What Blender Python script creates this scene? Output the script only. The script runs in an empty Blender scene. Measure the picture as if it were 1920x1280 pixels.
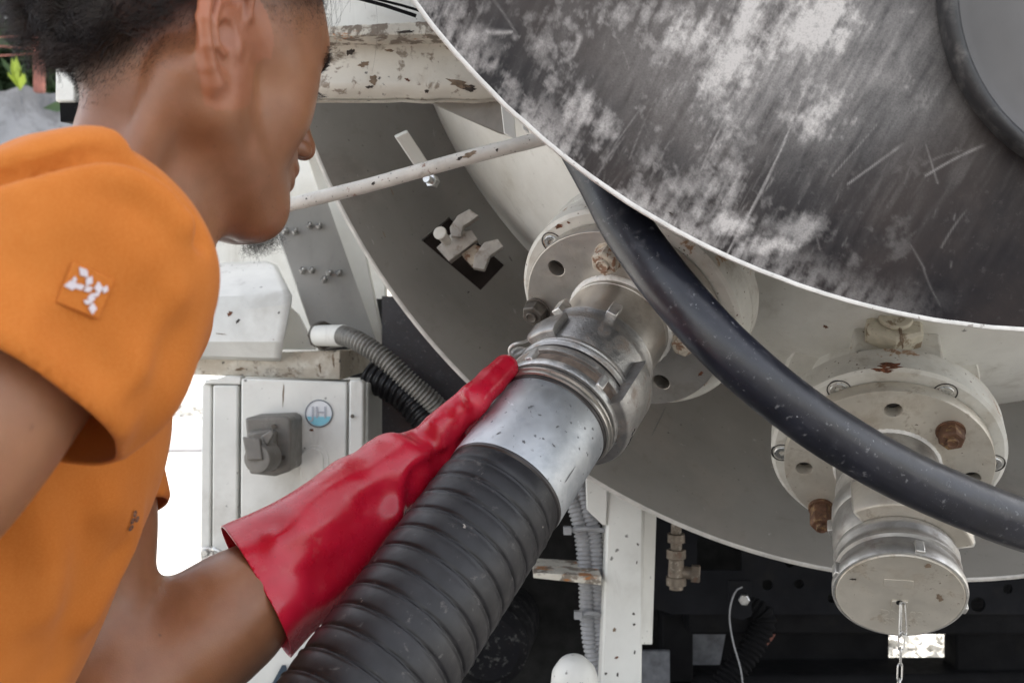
import bpy, bmesh, math, random
import numpy as np
from mathutils import Vector, Matrix, Quaternion
import mathutils.noise as mnoise

# ------------------------------------------------------------------ camera, sky, sun, exposure
FPX = 1867.0           # focal length in pixels of a 1920 px wide frame (35 mm lens, 36 mm sensor)
HC = 1.25              # height of the camera above the ground
scene = bpy.context.scene
cam_data = bpy.data.cameras.new('camera')
cam_data.lens = 35.0
cam_data.sensor_width = 36.0
cam_data.clip_start = 0.02
cam_data.clip_end = 500
cam_data.dof.use_dof = True
cam_data.dof.focus_distance = 0.93
cam_data.dof.aperture_fstop = 11.0
cam = bpy.data.objects.new('camera', cam_data)
scene.collection.objects.link(cam)
cam.location = (0, 0, HC)
cam.rotation_euler = (math.radians(90), 0, 0)
scene.camera = cam

SUN_EL, SUN_AZ = math.radians(52), math.radians(33)
world = bpy.data.worlds.new('World')
scene.world = world
world.use_nodes = True
wn = world.node_tree.nodes
sky = wn.new('ShaderNodeTexSky')
sky.sky_type = 'NISHITA'
sky.sun_disc = False
sky.sun_elevation = SUN_EL
sky.sun_rotation = SUN_AZ
sky.air_density = 1.0
sky.dust_density = 3.0
sky.ozone_density = 1.0
wn['Background'].inputs['Strength'].default_value = 0.15
hsv = wn.new('ShaderNodeHueSaturation')
hsv.inputs['Saturation'].default_value = 0.42
world.node_tree.links.new(sky.outputs[0], hsv.inputs['Color'])
wt = wn.new('ShaderNodeMix'); wt.data_type = 'RGBA'; wt.blend_type = 'MULTIPLY'; wt.inputs[0].default_value = 1.0
wt.inputs[7].default_value = (1.04, 1.0, .94, 1)
world.node_tree.links.new(hsv.outputs[0], wt.inputs[6])
world.node_tree.links.new(wt.outputs[2], wn['Background'].inputs['Color'])
sun_data = bpy.data.lights.new('sun', 'SUN')
sun_data.energy = 4.0
sun_data.angle = math.radians(0.5)
sun_data.color = (1.0, 0.955, 0.9)
sun = bpy.data.objects.new('sun', sun_data)
scene.collection.objects.link(sun)
sdir = Vector((math.sin(SUN_AZ) * math.cos(SUN_EL), math.cos(SUN_AZ) * math.cos(SUN_EL), math.sin(SUN_EL)))
sun.rotation_euler = sdir.to_track_quat('Z', 'Y').to_euler()
sun.location = (4, 6, 9)
scene.view_settings.view_transform = 'Standard'
scene.view_settings.look = 'None'
scene.view_settings.gamma = 1.0
scene.view_settings.use_curve_mapping = False
scene.view_settings.exposure = 1.98
scene.cycles.use_denoising = True
scene.cycles.max_bounces = 8
scene.cycles.diffuse_bounces = 4

random.seed(7)
rng = np.random.default_rng(7)

# ------------------------------------------------------------------ coordinates (relative to the camera height)
def P(u, v, d):
    return Vector(((u - 960) / FPX * d, d, (640 - v) / FPX * d))

def proj(p):
    return (960 + FPX * p[0] / p[1], 640 - FPX * p[2] / p[1])

def frame(o, d, up=(0, 0, 1)):
    z = Vector(d).normalized()
    x = Vector(up).cross(z).normalized()
    y = z.cross(x)
    m = Matrix((x, y, z)).transposed().to_4x4()
    m.translation = Vector(o)
    return m

def on_plane(M, u, v, s=0.0):
    """local x, y of the point of the plane z = s of frame M that lies on the line of sight u, v"""
    Mi = M.inverted()
    o = Mi @ Vector((0, 0, 0)); p = Mi @ P(u, v, 1.0)
    t = (s - o.z) / (p.z - o.z)
    q = o + (p - o) * t
    return q.x, q.y

# ------------------------------------------------------------------ objects
COL = scene.collection
def tag(o, label=None, cat=None, group=None, kind=None):
    if label: o['label'] = label
    if cat: o['category'] = cat
    if group: o['group'] = group
    if kind: o['kind'] = kind
    return o

def thing(name, loc, label, cat, group=None):
    e = bpy.data.objects.new(name, None)
    COL.objects.link(e)
    e.location = (loc[0], loc[1], loc[2] + HC)
    e.empty_display_size = 0.05
    return tag(e, label, cat, group)

def root_loc(p):
    while p.parent is not None:
        p = p.parent
    return Vector(p.location)

def mk(name, geo, mat, parent=None, smooth=True, bevel=0, sub=0, solid=0, origin=None, label=None, segs=2, angle=35):
    """geo: (verts, faces) in camera-height coordinates. Links ONE mesh object."""
    verts, faces = geo
    V = np.asarray([tuple(v) for v in verts] if not isinstance(verts, np.ndarray) else verts, dtype=np.float32).reshape(-1, 3).copy()
    if parent is not None:
        L = root_loc(parent)
    elif origin is not None:
        L = Vector((origin[0], origin[1], origin[2] + HC))
    else:
        c = V.mean(axis=0)
        L = Vector((c[0], c[1], V[:, 2].min() + HC))
    V[:, 2] += HC
    V -= np.array(L, dtype=np.float32)
    me = bpy.data.meshes.new(name)
    if isinstance(faces, np.ndarray):
        n, k = faces.shape
        me.vertices.add(len(V)); me.vertices.foreach_set('co', V.ravel())
        me.loops.add(n * k); me.loops.foreach_set('vertex_index', faces.astype(np.int32).ravel())
        me.polygons.add(n)
        me.polygons.foreach_set('loop_start', np.arange(0, n * k, k, dtype=np.int32))
        me.polygons.foreach_set('loop_total', np.full(n, k, dtype=np.int32))
        me.update(calc_edges=True); me.validate()
    else:
        me.from_pydata([tuple(map(float, v)) for v in V], [], [tuple(f) for f in faces])
        me.validate(); me.update()
    me.polygons.foreach_set('use_smooth', [smooth] * len(me.polygons))
    if smooth and angle and len(me.polygons) < 60000:
        try:
            me.set_sharp_from_angle(angle=math.radians(angle))
        except Exception:
            pass
    me.materials.append(mat)
    o = bpy.data.objects.new(name, me)
    COL.objects.link(o)
    if parent is not None:
        o.parent = parent
        if parent.parent is not None or parent.type != 'EMPTY':
            o.location = (0, 0, 0)
            if parent.parent is None:
                o.location = (0, 0, 0)
    else:
        o.location = L
    if bevel:
        b = o.modifiers.new('bevel', 'BEVEL'); b.width = bevel; b.segments = segs; b.limit_method = 'ANGLE'; b.angle_limit = math.radians(40)
        b.harden_normals = False
    if sub:
        s = o.modifiers.new('sub', 'SUBSURF'); s.levels = sub; s.render_levels = sub
    if solid:
        s = o.modifiers.new('solid', 'SOLIDIFY'); s.thickness = solid; s.offset = -1
    if label: o['label'] = label
    return o

def join(*geos):
    V, F = [], []
    for v, f in geos:
        n = len(V)
        V += [tuple(x) for x in v]
        F += [tuple(i + n for i in q) for q in f]
    return V, F

def xf(geo, M):
    return [M @ Vector(v) for v in geo[0]], geo[1]

def box(x0, x1, y0, y1, z0, z1):
    v = [(x, y, z) for x in (x0, x1) for y in (y0, y1) for z in (z0, z1)]
    f = [(0, 1, 3, 2), (4, 6, 7, 5), (0, 4, 5, 1), (2, 3, 7, 6), (0, 2, 6, 4), (1, 5, 7, 3)]
    return v, f

def lathe(prof, n=96, a0=0.0, a1=None, close=False, wob=None):
    """profile of (s, r) revolved about local z"""
    full = a1 is None
    m = n if full else n + 1
    V, F = [], []
    for j in range(m):
        a = (2 * math.pi * j / n) if full else a0 + (a1 - a0) * j / n
        for k, (s, r) in enumerate(prof):
            if wob: s, r = wob(s, r, a)
            V.append((r * math.cos(a), r * math.sin(a), s))
    K = len(prof)
    kk = K if close else K - 1
    for j in range(n):
        j2 = (j + 1) % m
        for k in range(kk):
            k2 = (k + 1) % K
            F.append((j * K + k, j2 * K + k, j2 * K + k2, j * K + k2))
    if close and not full:
        F.append(tuple(range(K))[::-1]); F.append(tuple((m - 1) * K + k for k in range(K)))
    return V, F

def hexprism(r, s0, s1, n=6, a=0.0, dome=0.0):
    V = []
    for s, q in ((s0, 1), (s1 - 0.12 * (s1 - s0), 1), (s1, .88)):
        for k in range(n):
            t = a + 2 * math.pi * k / n
            V.append((q * r * math.cos(t), q * r * math.sin(t), s))
    F = [tuple(range(n))[::-1], tuple(range(2 * n, 3 * n))]
    for l in range(2):
        for k in range(n):
            k2 = (k + 1) % n
            F.append((l * n + k, l * n + k2, (l + 1) * n + k2, (l + 1) * n + k))
    return V, F

def disc_cyl(r, s0, s1, n=40, bev=0.0):
    b = bev
    return lathe([(s0, 0), (s0, r - b), (s0 + b, r), (s1 - b, r), (s1, r - b), (s1, 0)] if b else [(s0, 0), (s0, r), (s1, r), (s1, 0)], n)

def catmull(pts, n):
    pts = [Vector(p) for p in pts]
    q = [2 * pts[0] - pts[1]] + pts + [2 * pts[-1] - pts[-2]]
    out = []
    for i in range(1, len(q) - 2):
        for k in range(n):
            t = k / n
            a, b, c, d = q[i - 1], q[i], q[i + 1], q[i + 2]
            out.append(0.5 * ((2 * b) + (c - a) * t + (2 * a - 5 * b + 4 * c - d) * t * t + (3 * b - a - 3 * c + d) * t ** 3))
    out.append(pts[-1])
    return out

def resample(pts, step):
    L = [0.0]
    for a, b in zip(pts, pts[1:]): L.append(L[-1] + (b - a).length)
    n = max(2, int(L[-1] / step))
    out, j = [], 0
    for i in range(n + 1):
        s = L[-1] * i / n
        while j < len(L) - 2 and L[j + 1] < s: j += 1
        t = (s - L[j]) / max(1e-9, L[j + 1] - L[j])
        out.append(pts[j].lerp(pts[j + 1], min(1, max(0, t))))
    return out

def tube(pts, rad, n=16, caps=True, twist=None):
    """rad: number or f(i, arc, angle)"""
    V, F = [], []
    N = len(pts)
    t = (pts[1] - pts[0]).normalized()
    x = t.orthogonal().normalized()
    arc = 0
    for i, p in enumerate(pts):
        if i: arc += (p - pts[i - 1]).length
        t2 = ((pts[min(i + 1, N - 1)] - pts[max(i - 1, 0)])).normalized()
        q = t.rotation_difference(t2)
        x = (q @ x); x = (x - t2 * x.dot(t2)).normalized(); t = t2
        y = t.cross(x)
        for k in range(n):
            a = 2 * math.pi * k / n
            r = rad(i, arc, a) if callable(rad) else rad
            V.append(p + (x * math.cos(a) + y * math.sin(a)) * r)
    for i in range(N - 1):
        for k in range(n):
            k2 = (k + 1) % n
            F.append((i * n + k, i * n + k2, (i + 1) * n + k2, (i + 1) * n + k))
    if caps:
        F.append(tuple(range(n))[::-1]); F.append(tuple((N - 1) * n + k for k in range(n)))
    return V, F

def prism_px(pts, th, d=None):
    """polygon given by picture points (u, v[, depth]) as a plate of thickness th going away from the camera"""
    A = [P(p[0], p[1], p[2] if len(p) > 2 else d) for p in pts]
    n = Vector((0, 0, 0))
    for i in range(len(A)):
        n += (A[i] - A[0]).cross(A[(i + 1) % len(A)] - A[0])
    n.normalize()
    if n.y < 0: n = -n
    B = [a + n * th for a in A]
    k = len(A)
    F = [tuple(range(k)), tuple(range(k, 2 * k))[::-1]]
    for i in range(k):
        j = (i + 1) % k
        F.append((i, i + k, j + k, j))
    bm = bmesh.new()
    vs = [bm.verts.new(v) for v in A + B]
    for f in F: bm.faces.new([vs[i] for i in f])
    bmesh.ops.recalc_face_normals(bm, faces=bm.faces)
    bm.verts.index_update()
    g = ([v.co.copy() for v in bm.verts], [tuple(v.index for v in f.verts) for f in bm.faces])
    bm.free()
    return g

def curve_mesh(cu):
    o = bpy.data.objects.new('tmp', cu); COL.objects.link(o)
    dg = bpy.context.evaluated_depsgraph_get(); dg.update()
    me = bpy.data.meshes.new_from_object(o.evaluated_get(dg))
    g = ([v.co.copy() for v in me.vertices], [tuple(p.vertices) for p in me.polygons])
    bpy.data.objects.remove(o); bpy.data.meshes.remove(me)
    return g

def circle_spline(cu, x, y, r):
    s = cu.splines.new('BEZIER'); s.bezier_points.add(3)
    k = 0.5523 * r
    for i, p in enumerate(s.bezier_points):
        a = i * math.pi / 2
        c, n_ = Vector((x + r * math.cos(a), y + r * math.sin(a), 0)), Vector((-math.sin(a), math.cos(a), 0))
        p.co = c; p.handle_left = c - n_ * k; p.handle_right = c + n_ * k
    s.use_cyclic_u = True
    s.resolution_u = 24 if r > .03 else 8

def holed_disc(R, holes, s0, s1, bev=0.0008):
    cu = bpy.data.curves.new('tmp', 'CURVE'); cu.dimensions = '2D'; cu.fill_mode = 'BOTH'
    circle_spline(cu, 0, 0, R - bev)
    for h in holes: circle_spline(cu, h[0], h[1], h[2] + bev)
    cu.extrude = (s1 - s0) / 2 - bev; cu.bevel_depth = bev; cu.bevel_resolution = 1
    V, F = curve_mesh(cu)
    bpy.data.curves.remove(cu)
    return [Vector((v.x, v.y, v.z + (s0 + s1) / 2)) for v in V], F

def text_geo(s, size, th=0.0005, shear=0.0, spacing=1.0):
    cu = bpy.data.curves.new('tmp', 'FONT'); cu.body = s; cu.size = size; cu.extrude = th; cu.align_x = 'CENTER'; cu.align_y = 'CENTER'
    cu.shear = shear; cu.space_character = spacing
    cu.resolution_u = 3
    g = curve_mesh(cu)
    bpy.data.curves.remove(cu)
    return g

# ------------------------------------------------------------------ materials
class NT:
    def __init__(s, name):
        s.m = bpy.data.materials.new(name); s.m.use_nodes = True
        s.t = s.m.node_tree; s.b = s.t.nodes['Principled BSDF']
        s.tc = s.t.nodes.new('ShaderNodeTexCoord')
    def n(s, typ, **kw):
        x = s.t.nodes.new(typ)
        for k, v in kw.items():
            if k.startswith('i_'):
                key = k[2:]
                s.set(x.inputs[int(key) if key.isdigit() else key.replace('_', ' ')], v)
            else: setattr(x, k, v)
        return x
    def set(s, inp, v):
        if isinstance(v, bpy.types.NodeSocket): s.t.links.new(v, inp)
        elif isinstance(v, (tuple, list)) and len(v) == 3 and inp.type == 'RGBA': inp.default_value = (*v, 1)
        else: inp.default_value = v
    def vec(s, scale=(1, 1, 1), rot=(0, 0, 0), loc=(0, 0, 0)):
        x = s.n('ShaderNodeMapping', i_Scale=scale, i_Rotation=rot, i_Location=loc)
        s.t.links.new(s.tc.outputs['Object'], x.inputs['Vector'])
        return x.outputs[0]
    def noise(s, scale, detail=5, rough=.6, dist=0, vec=None):
        x = s.n('ShaderNodeTexNoise', i_Scale=scale, i_Detail=detail, i_Roughness=rough, i_Distortion=dist)
        s.t.links.new(vec if vec is not None else s.tc.outputs['Object'], x.inputs['Vector'])
        return x.outputs['Fac']
    def voro(s, scale, feature='F1', vec=None, rnd=1.0):
        x = s.n('ShaderNodeTexVoronoi', i_Scale=scale, feature=feature, i_Randomness=rnd)
        s.t.links.new(vec if vec is not None else s.tc.outputs['Object'], x.inputs['Vector'])
        return x.outputs['Distance']
    def rng(s, v, lo, hi, a=0.0, b=1.0, smooth=True):
        x = s.n('ShaderNodeMapRange', interpolation_type='SMOOTHSTEP' if smooth else 'LINEAR')
        s.set(x.inputs[0], v); x.inputs[1].default_value = lo; x.inputs[2].default_value = hi
        x.inputs[3].default_value = a; x.inputs[4].default_value = b
        return x.outputs[0]
    def math(s, op, a, b=0.0):
        x = s.n('ShaderNodeMath', operation=op); s.set(x.inputs[0], a); s.set(x.inputs[1], b)
        return x.outputs[0]
    def mix(s, f, a, b):
        x = s.n('ShaderNodeMix', data_type='RGBA'); s.set(x.inputs[0], f); s.set(x.inputs[6], a); s.set(x.inputs[7], b)
        return x.outputs[2]
    def mixf(s, f, a, b):
        x = s.n('ShaderNodeMix', data_type='FLOAT'); s.set(x.inputs[0], f); s.set(x.inputs[2], a); s.set(x.inputs[3], b)
        return x.outputs[0]
    def bump(s, h, strength=.3, dist=.002, normal=None):
        x = s.n('ShaderNodeBump', i_Strength=strength, i_Distance=dist, i_Height=h)
        if normal is not None: s.t.links.new(normal, x.inputs['Normal'])
        return x.outputs[0]

def surface(name, base, rough=.5, metal=0.0, var=.12, vscale=12, layers=(), bumps=(), coat=0, spec=.5):
    """base colour with a soft tonal variation, then layers (mask, colour, amount, roughness) and bumps (scale, strength, dist)"""
    N = NT(name)
    dark = tuple(c * (1 - var) for c in base); lite = tuple(min(1, c * (1 + var)) for c in base)
    col = N.mix(N.rng(N.noise(vscale, 6, .6), .3, .7), dark, lite)
    rg = N.rng(N.noise(vscale * 2.3, 5), .3, .7, rough * .85, min(1, rough * 1.15)); mt = metal
    for L in layers:
        mk_, c, amt = L[0], L[1], L[2]
        kind = mk_[0]
        if kind == 'noise':   # scale, lo, hi, stretch, rot
            v = N.vec(mk_[4] if len(mk_) > 4 else (1, 1, 1), mk_[5] if len(mk_) > 5 else (0, 0, 0), (hash(name) % 7, len(c), mk_[1] % 5))
            f = N.rng(N.noise(mk_[1], 9, .65, .3, vec=v), mk_[2], mk_[3])
        elif kind == 'spots':   # voronoi scale, radius, density noise lo
            v = N.vec()
            d = N.math('ADD', N.voro(mk_[1], vec=v), N.math('MULTIPLY', N.noise(mk_[1] * 2.4, 6, .7), .85))
            f = N.math('MULTIPLY', N.rng(d, mk_[2] + .38, mk_[2] + .44, 1, 0), N.rng(N.noise(mk_[1] * .22, 4), mk_[3], mk_[3] + .08))
        elif kind == 'edge':    # worn bright corners
            g = N.n('ShaderNodeNewGeometry')
            f = N.math('MULTIPLY', N.rng(g.outputs['Pointiness'], mk_[1], mk_[2]), N.rng(N.noise(90, 5), .3, .6, .4, 1))
        elif kind == 'up':      # faces that look upwards gather it
            g = N.n('ShaderNodeNewGeometry'); sp = N.n('ShaderNodeSeparateXYZ'); N.t.links.new(g.outputs['Normal'], sp.inputs[0])
            f = N.math('MULTIPLY', N.rng(sp.outputs[2], mk_[2], mk_[3]), N.rng(N.noise(mk_[1], 6), .4, .62))
        f = N.math('MULTIPLY', f, amt)
        col = N.mix(f, col, c)
        if len(L) > 3: rg = N.mixf(f, rg, L[3])
        if len(L) > 4: mt = N.mixf(f, mt, L[4])
    N.set(N.b.inputs['Base Color'], col); N.set(N.b.inputs['Roughness'], rg); N.set(N.b.inputs['Metallic'], mt)
    N.b.inputs['Specular IOR Level'].default_value = spec
    if coat: N.b.inputs['Coat Weight'].default_value = coat
    nm = None
    for b in bumps:
        v = N.vec(b[3]) if len(b) > 3 else None
        nm = N.bump(N.noise(b[0], 6, .6, vec=v), b[1], b[2], nm)
    if nm is not None: N.set(N.b.inputs['Normal'], nm)
    return N.m

RUST, GRIME, DARKG = (.16, .055, .022), (.17, .14, .11), (.05, .045, .04)
M = {}
M['white'] = surface('white_paint', (.70, .70, .67), .42, var=.06, layers=[
    (('noise', 5, .5, .7), (.44, .42, .38), .6, .6), (('noise', 18, .58, .74, (1, 1, .2)), GRIME, .4, .6), (('spots', 55, .10, .50), DARKG, .8), (('spots', 24, .10, .60), RUST, .9, .8)],
    bumps=[(25, .15, .002), (300, .1, .0004)])
M['tank'] = surface('tank_paint', (.74, .735, .70), .36, var=.05, layers=[
    (('noise', 2.6, .46, .68), (.50, .475, .42), .65), (('noise', 16, .54, .72, (1, 1, .12)), (.36, .33, .28), .45), (('noise', 30, .62, .72), GRIME, .3), (('spots', 40, .07, .52), DARKG, .75), (('spots', 110, .06, .55), DARKG, .6)],
    bumps=[(6, .12, .006), (200, .08, .0004)], coat=.1)
M['beam'] = surface('dirty_cream_paint', (.66, .63, .56), .45, var=.1, vscale=9, layers=[
    (('noise', 9, .46, .60, (1, 1, 1)), (.42, .355, .275), .75, .6), (('noise', 12, .565, .66, (1, 1, 1.4)), (.12, .085, .055), .9, .7), (('noise', 70, .57, .66), (.17, .12, .08), .75), (('noise', 24, .60, .66), (.22, .12, .07), .6),
    (('spots', 70, .14, .47), DARKG, .9), (('spots', 26, .12, .56), RUST, .95, .8)], bumps=[(18, .35, .004), (240, .15, .0006)])
M['lip'] = surface('rusting_lip_paint', (.60, .57, .50), .6, var=.15, vscale=20, layers=[
    (('noise', 40, .48, .56), (.12, .085, .06), .8, .8), (('noise', 28, .57, .62, (1, 1, 3)), (.42, .17, .05), .9, .85)],
    bumps=[(70, .6, .003), (260, .4, .001)])
M['skirt'] = surface('weathered_grey_paint', (.235, .222, .203), .48, metal=.15, var=.09, vscale=6, layers=[
    (('noise', 5, .48, .66), (.30, .27, .24), .6), (('noise', 9, .54, .68, (1, .3, 1)), (.17, .15, .135), .5), (('noise', 45, .56, .72), (.18, .16, .14), .4), (('noise', 80, .66, .70, (1, 1, .2), (.4, .5, 1.1)), (.45, .43, .40), .5), (('spots', 130, .08, .50), DARKG, .6),
    (('spots', 60, .06, .52), DARKG, .7), (('spots', 30, .04, .6), (.25, .1, .08), .7)], bumps=[(40, .12, .001), (400, .1, .0003)])
M['flange_white'] = surface('chipped_white_flange_paint', (.60, .585, .54), .45, var=.08, vscale=30, layers=[
    (('noise', 14, .5, .68), (.40, .36, .30), .6), (('noise', 45, .54, .7), (.30, .26, .21), .5), (('noise', 42, .635, .66), RUST, .95, .85), (('noise', 42, .61, .635), (.40, .28, .18), .6), (('spots', 140, .14, .48), (.10, .06, .04), .9)],
    bumps=[(90, .25, .0015), (500, .15, .0004)])
M['steel'] = surface('brushed_stainless_steel', (.50, .475, .44), .36, metal=.85, var=.08, vscale=25, layers=[
    (('noise', 22, .48, .66), (.34, .30, .26), .6, .5), (('noise', 70, .6, .7), (.20, .17, .14), .5, .7, .2), (('spots', 160, .10, .50), DARKG, .6, .6, 0.0)], bumps=[(160, .12, .0004, (1, 1, 4)), (30, .08, .001)])
M['cream_steel'] = surface('cream_stained_steel', (.58, .54, .47), .44, metal=.45, var=.07, vscale=25, layers=[
    (('noise', 20, .48, .66), (.36, .30, .23), .65, .6, .2), (('noise', 55, .58, .68), (.26, .20, .14), .6, .7, .1), (('spots', 120, .12, .50), (.1, .06, .04), .8, .7, 0.0)], bumps=[(160, .12, .0004), (30, .08, .001)])
M['cast'] = surface('cast_aluminium', (.37, .36, .35), .40, metal=.85, var=.16, vscale=60, layers=[
    (('noise', 45, .5, .66), (.25, .20, .165), .75, .6, .4), (('spots', 220, .1, .5), (.05, .04, .035), .8, .7, 0.0), (('noise', 500, .62, .7), (.8, .8, .8), .35), (('edge', .515, .56), (.85, .84, .82), .7, .25)],
    bumps=[(420, .55, .0010), (90, .25, .0012)])
M['cast_dull'] = surface('dull_cast_coupling', (.36, .345, .325), .5, metal=.75, var=.13, vscale=50, layers=[
    (('noise', 38, .5, .68), (.20, .165, .145), .7, .6, .4), (('noise', 420, .62, .72), (.7, .7, .7), .3), (('edge', .515, .56), (.8, .79, .76), .6, .3)], bumps=[(380, .4, .0008), (90, .2, .001)])
M['groove'] = surface('dark_oily_groove', (.06, .055, .055), .35, metal=.5, bumps=[(300, .3, .0006)])
M['galv'] = surface('galvanised_steel', (.54, .56, .58), .5, metal=.8, var=.07, vscale=30, layers=[
    (('noise', 14, .42, .62), (.36, .385, .42), .85, .5), (('noise', 60, .55, .68, (1, .35, 1), (.3, .7, 0)), (.42, .44, .47), .6, .6), (('spots', 130, .17, .46), (.10, .10, .11), .85, .6, .2), (('noise', 120, .66, .70, (1, .25, 1), (.5, .4, 0)), (.15, .15, .16), .7, .6),
    (('noise', 60, .66, .69, (1, .15, 1), (.2, .9, .3)), (.9, .92, .95), .6, .25)],
    bumps=[(70, .12, .0008), (420, .12, .0003)])
M['rubber_rib'] = surface('ribbed_rubber', (.011, .0105, .0125), .45, var=.25, vscale=40, layers=[
    (('noise', 90, .60, .70), (.13, .12, .115), .55, .8), (('noise', 16, .58, .8), (.035, .031, .028), .5, .7), (('spots', 110, .09, .58), (.36, .33, .30), .9), (('spots', 45, .10, .66), (.22, .10, .06), .8)],
    bumps=[(300, .2, .0005)], spec=.45)
M['rubber_smooth'] = surface('smooth_black_rubber', (.012, .013, .020), .34, var=.25, vscale=30, layers=[
    (('noise', 30, .55, .8), (.03, .03, .042), .5, .5), (('noise', 60, .56, .72), (.06, .06, .07), .6, .6), (('noise', 190, .60, .68, (1, .5, 1)), (.16, .16, .17), .7, .7), (('spots', 150, .05, .57), (.34, .34, .36), .8, .7), (('noise', 300, .66, .70), (.3, .3, .3), .6)],
    bumps=[(60, .2, .0012), (500, .15, .0003)], spec=.6)
M['hinge'] = surface('grimy_hinge_paint', (.40, .375, .345), .6, var=.2, vscale=50, layers=[(('noise', 60, .5, .66), (.13, .09, .06), .7, .8)], bumps=[(150, .5, .0015)])
M['black'] = surface('shade_deepened_black', (.007, .007, .008), .8, spec=.12, var=.3, vscale=8, layers=[(('noise', 20, .55, .75), (.014, .013, .012), .5)], bumps=[(60, .4, .002)])  # darker than real grease black: deep shade is put into the colour
M['chassis'] = surface('shade_deepened_chassis', (.010, .0105, .013), .75, spec=.12, var=.2, vscale=8, layers=[(('noise', 14, .5, .75), (.02, .018, .017), .5)], bumps=[(60, .3, .002)])  # chassis colour lowered to stand in for light not reaching under the truck
M['cavity'] = surface('brown_cavity_shade', (.030, .023, .020), .9, spec=.1, var=.4, vscale=20)  # brown that stands in for the shade inside the skirt cut-out
M['port'] = surface('dark_port_cover', (.10, .095, .095), .5, var=.15, vscale=6)
M['void'] = surface('painted_shade_black', (.006, .006, .006), .9)  # plain black painted where openings and the underbody lie in shade
M['brass'] = surface('corroded_brass', (.22, .185, .15), .55, metal=.5, var=.2, vscale=60, layers=[(('noise', 60, .52, .64), (.17, .10, .07), .7, .8, 0.0), (('noise', 110, .58, .66), (.5, .47, .42), .7, .7, 0.0)], bumps=[(160, .5, .001)])
M['rust_bolt'] = surface('rusted_bolt_head', (.11, .052, .028), .7, var=.3, vscale=90, layers=[(('noise', 120, .52, .64), (.38, .25, .11), .5), (('noise', 200, .6, .66), (.05, .025, .015), .8)], bumps=[(260, .35, .0005)])
M['rust_cream_bolt'] = surface('half_painted_bolt', (.52, .46, .38), .6, var=.2, vscale=90, layers=[(('noise', 110, .5, .58), (.22, .10, .05), .85, .8), (('noise', 200, .62, .68), (.06, .04, .03), .8)], bumps=[(240, .35, .0005)])
M['dark_bolt'] = surface('dark_steel_bolt', (.11, .098, .085), .5, metal=.6, var=.2, vscale=90, bumps=[(260, .35, .0008)])
M['zinc'] = surface('zinc_bolt', (.5, .5, .49), .3, metal=.9, var=.15, vscale=90, bumps=[(200, .2, .0006)])
M['plug'] = surface('stained_cream_plug', (.56, .52, .42), .5, var=.12, vscale=60, layers=[(('noise', 55, .52, .62), (.16, .10, .05), .8, .8)], bumps=[(160, .25, .0005)])
M['pvc'] = surface('grey_plastic_conduit', (.30, .305, .32), .45, var=.12, vscale=30, layers=[(('noise', 50, .55, .75), (.14, .13, .12), .5)])
M['conduit_dark'] = surface('worn_grey_conduit', (.21, .205, .19), .5, metal=.3, var=.15, vscale=30, layers=[(('noise', 50, .52, .7), (.07, .065, .06), .7)])
M['socket'] = surface('grey_socket_plastic', (.165, .155, .14), .55, var=.1, vscale=40, layers=[(('noise', 50, .52, .72), (.30, .285, .26), .5)], bumps=[(200, .15, .0006)])
M['concrete'] = surface('sunlit_concrete', (.31, .305, .29), .9, var=.12, vscale=.7, layers=[(('noise', 1.4, .5, .75), (.24, .235, .225), .5), (('noise', 9, .6, .75), (.20, .19, .18), .4)], bumps=[(20, .5, .01), (120, .4, .003)])
M['gravel'] = surface('pale_gravel', (.5, .49, .46), .95, var=.25, vscale=9, bumps=[(40, 1, .02)])
M['stone_wall'] = surface('stained_concrete_wall', (.19, .195, .21), .9, var=.25, vscale=1.2, layers=[
    (('noise', 1.8, .46, .60), (.27, .28, .305), .7), (('noise', 3.2, .52, .62, (1, 1, .3)), (.09, .095, .11), .7)], bumps=[(3, .6, .05), (20, .5, .02)])
M['leaf'] = surface('dark_foliage', (.035, .07, .025), .6, var=.5, vscale=1.5)
M['leaf_bright'] = surface('yellow_green_leaf', (.30, .40, .04), .5, var=.15, vscale=5)
M['red_paint'] = surface('faded_red_paint', (.42, .07, .06), .5, var=.1)
M['rusty_post'] = surface('rusty_red_post', (.23, .09, .07), .8, var=.25, vscale=10)
M['blue_ink'] = surface('dark_blue_lettering', (.03, .05, .075), .5)
M['rubber_edge'] = surface('dusty_rubber_edge', (.03, .03, .032), .5, layers=[(('noise', 60, .45, .75), (.22, .21, .20), .5, .8)], bumps=[(200, .4, .001)])
M['white_edge'] = surface('bare_plate_edge', (.72, .70, .67), .45, var=.12, vscale=80, layers=[(('noise', 90, .60, .66), (.2, .16, .13), .8)], bumps=[(300, .5, .0008)])
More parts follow.
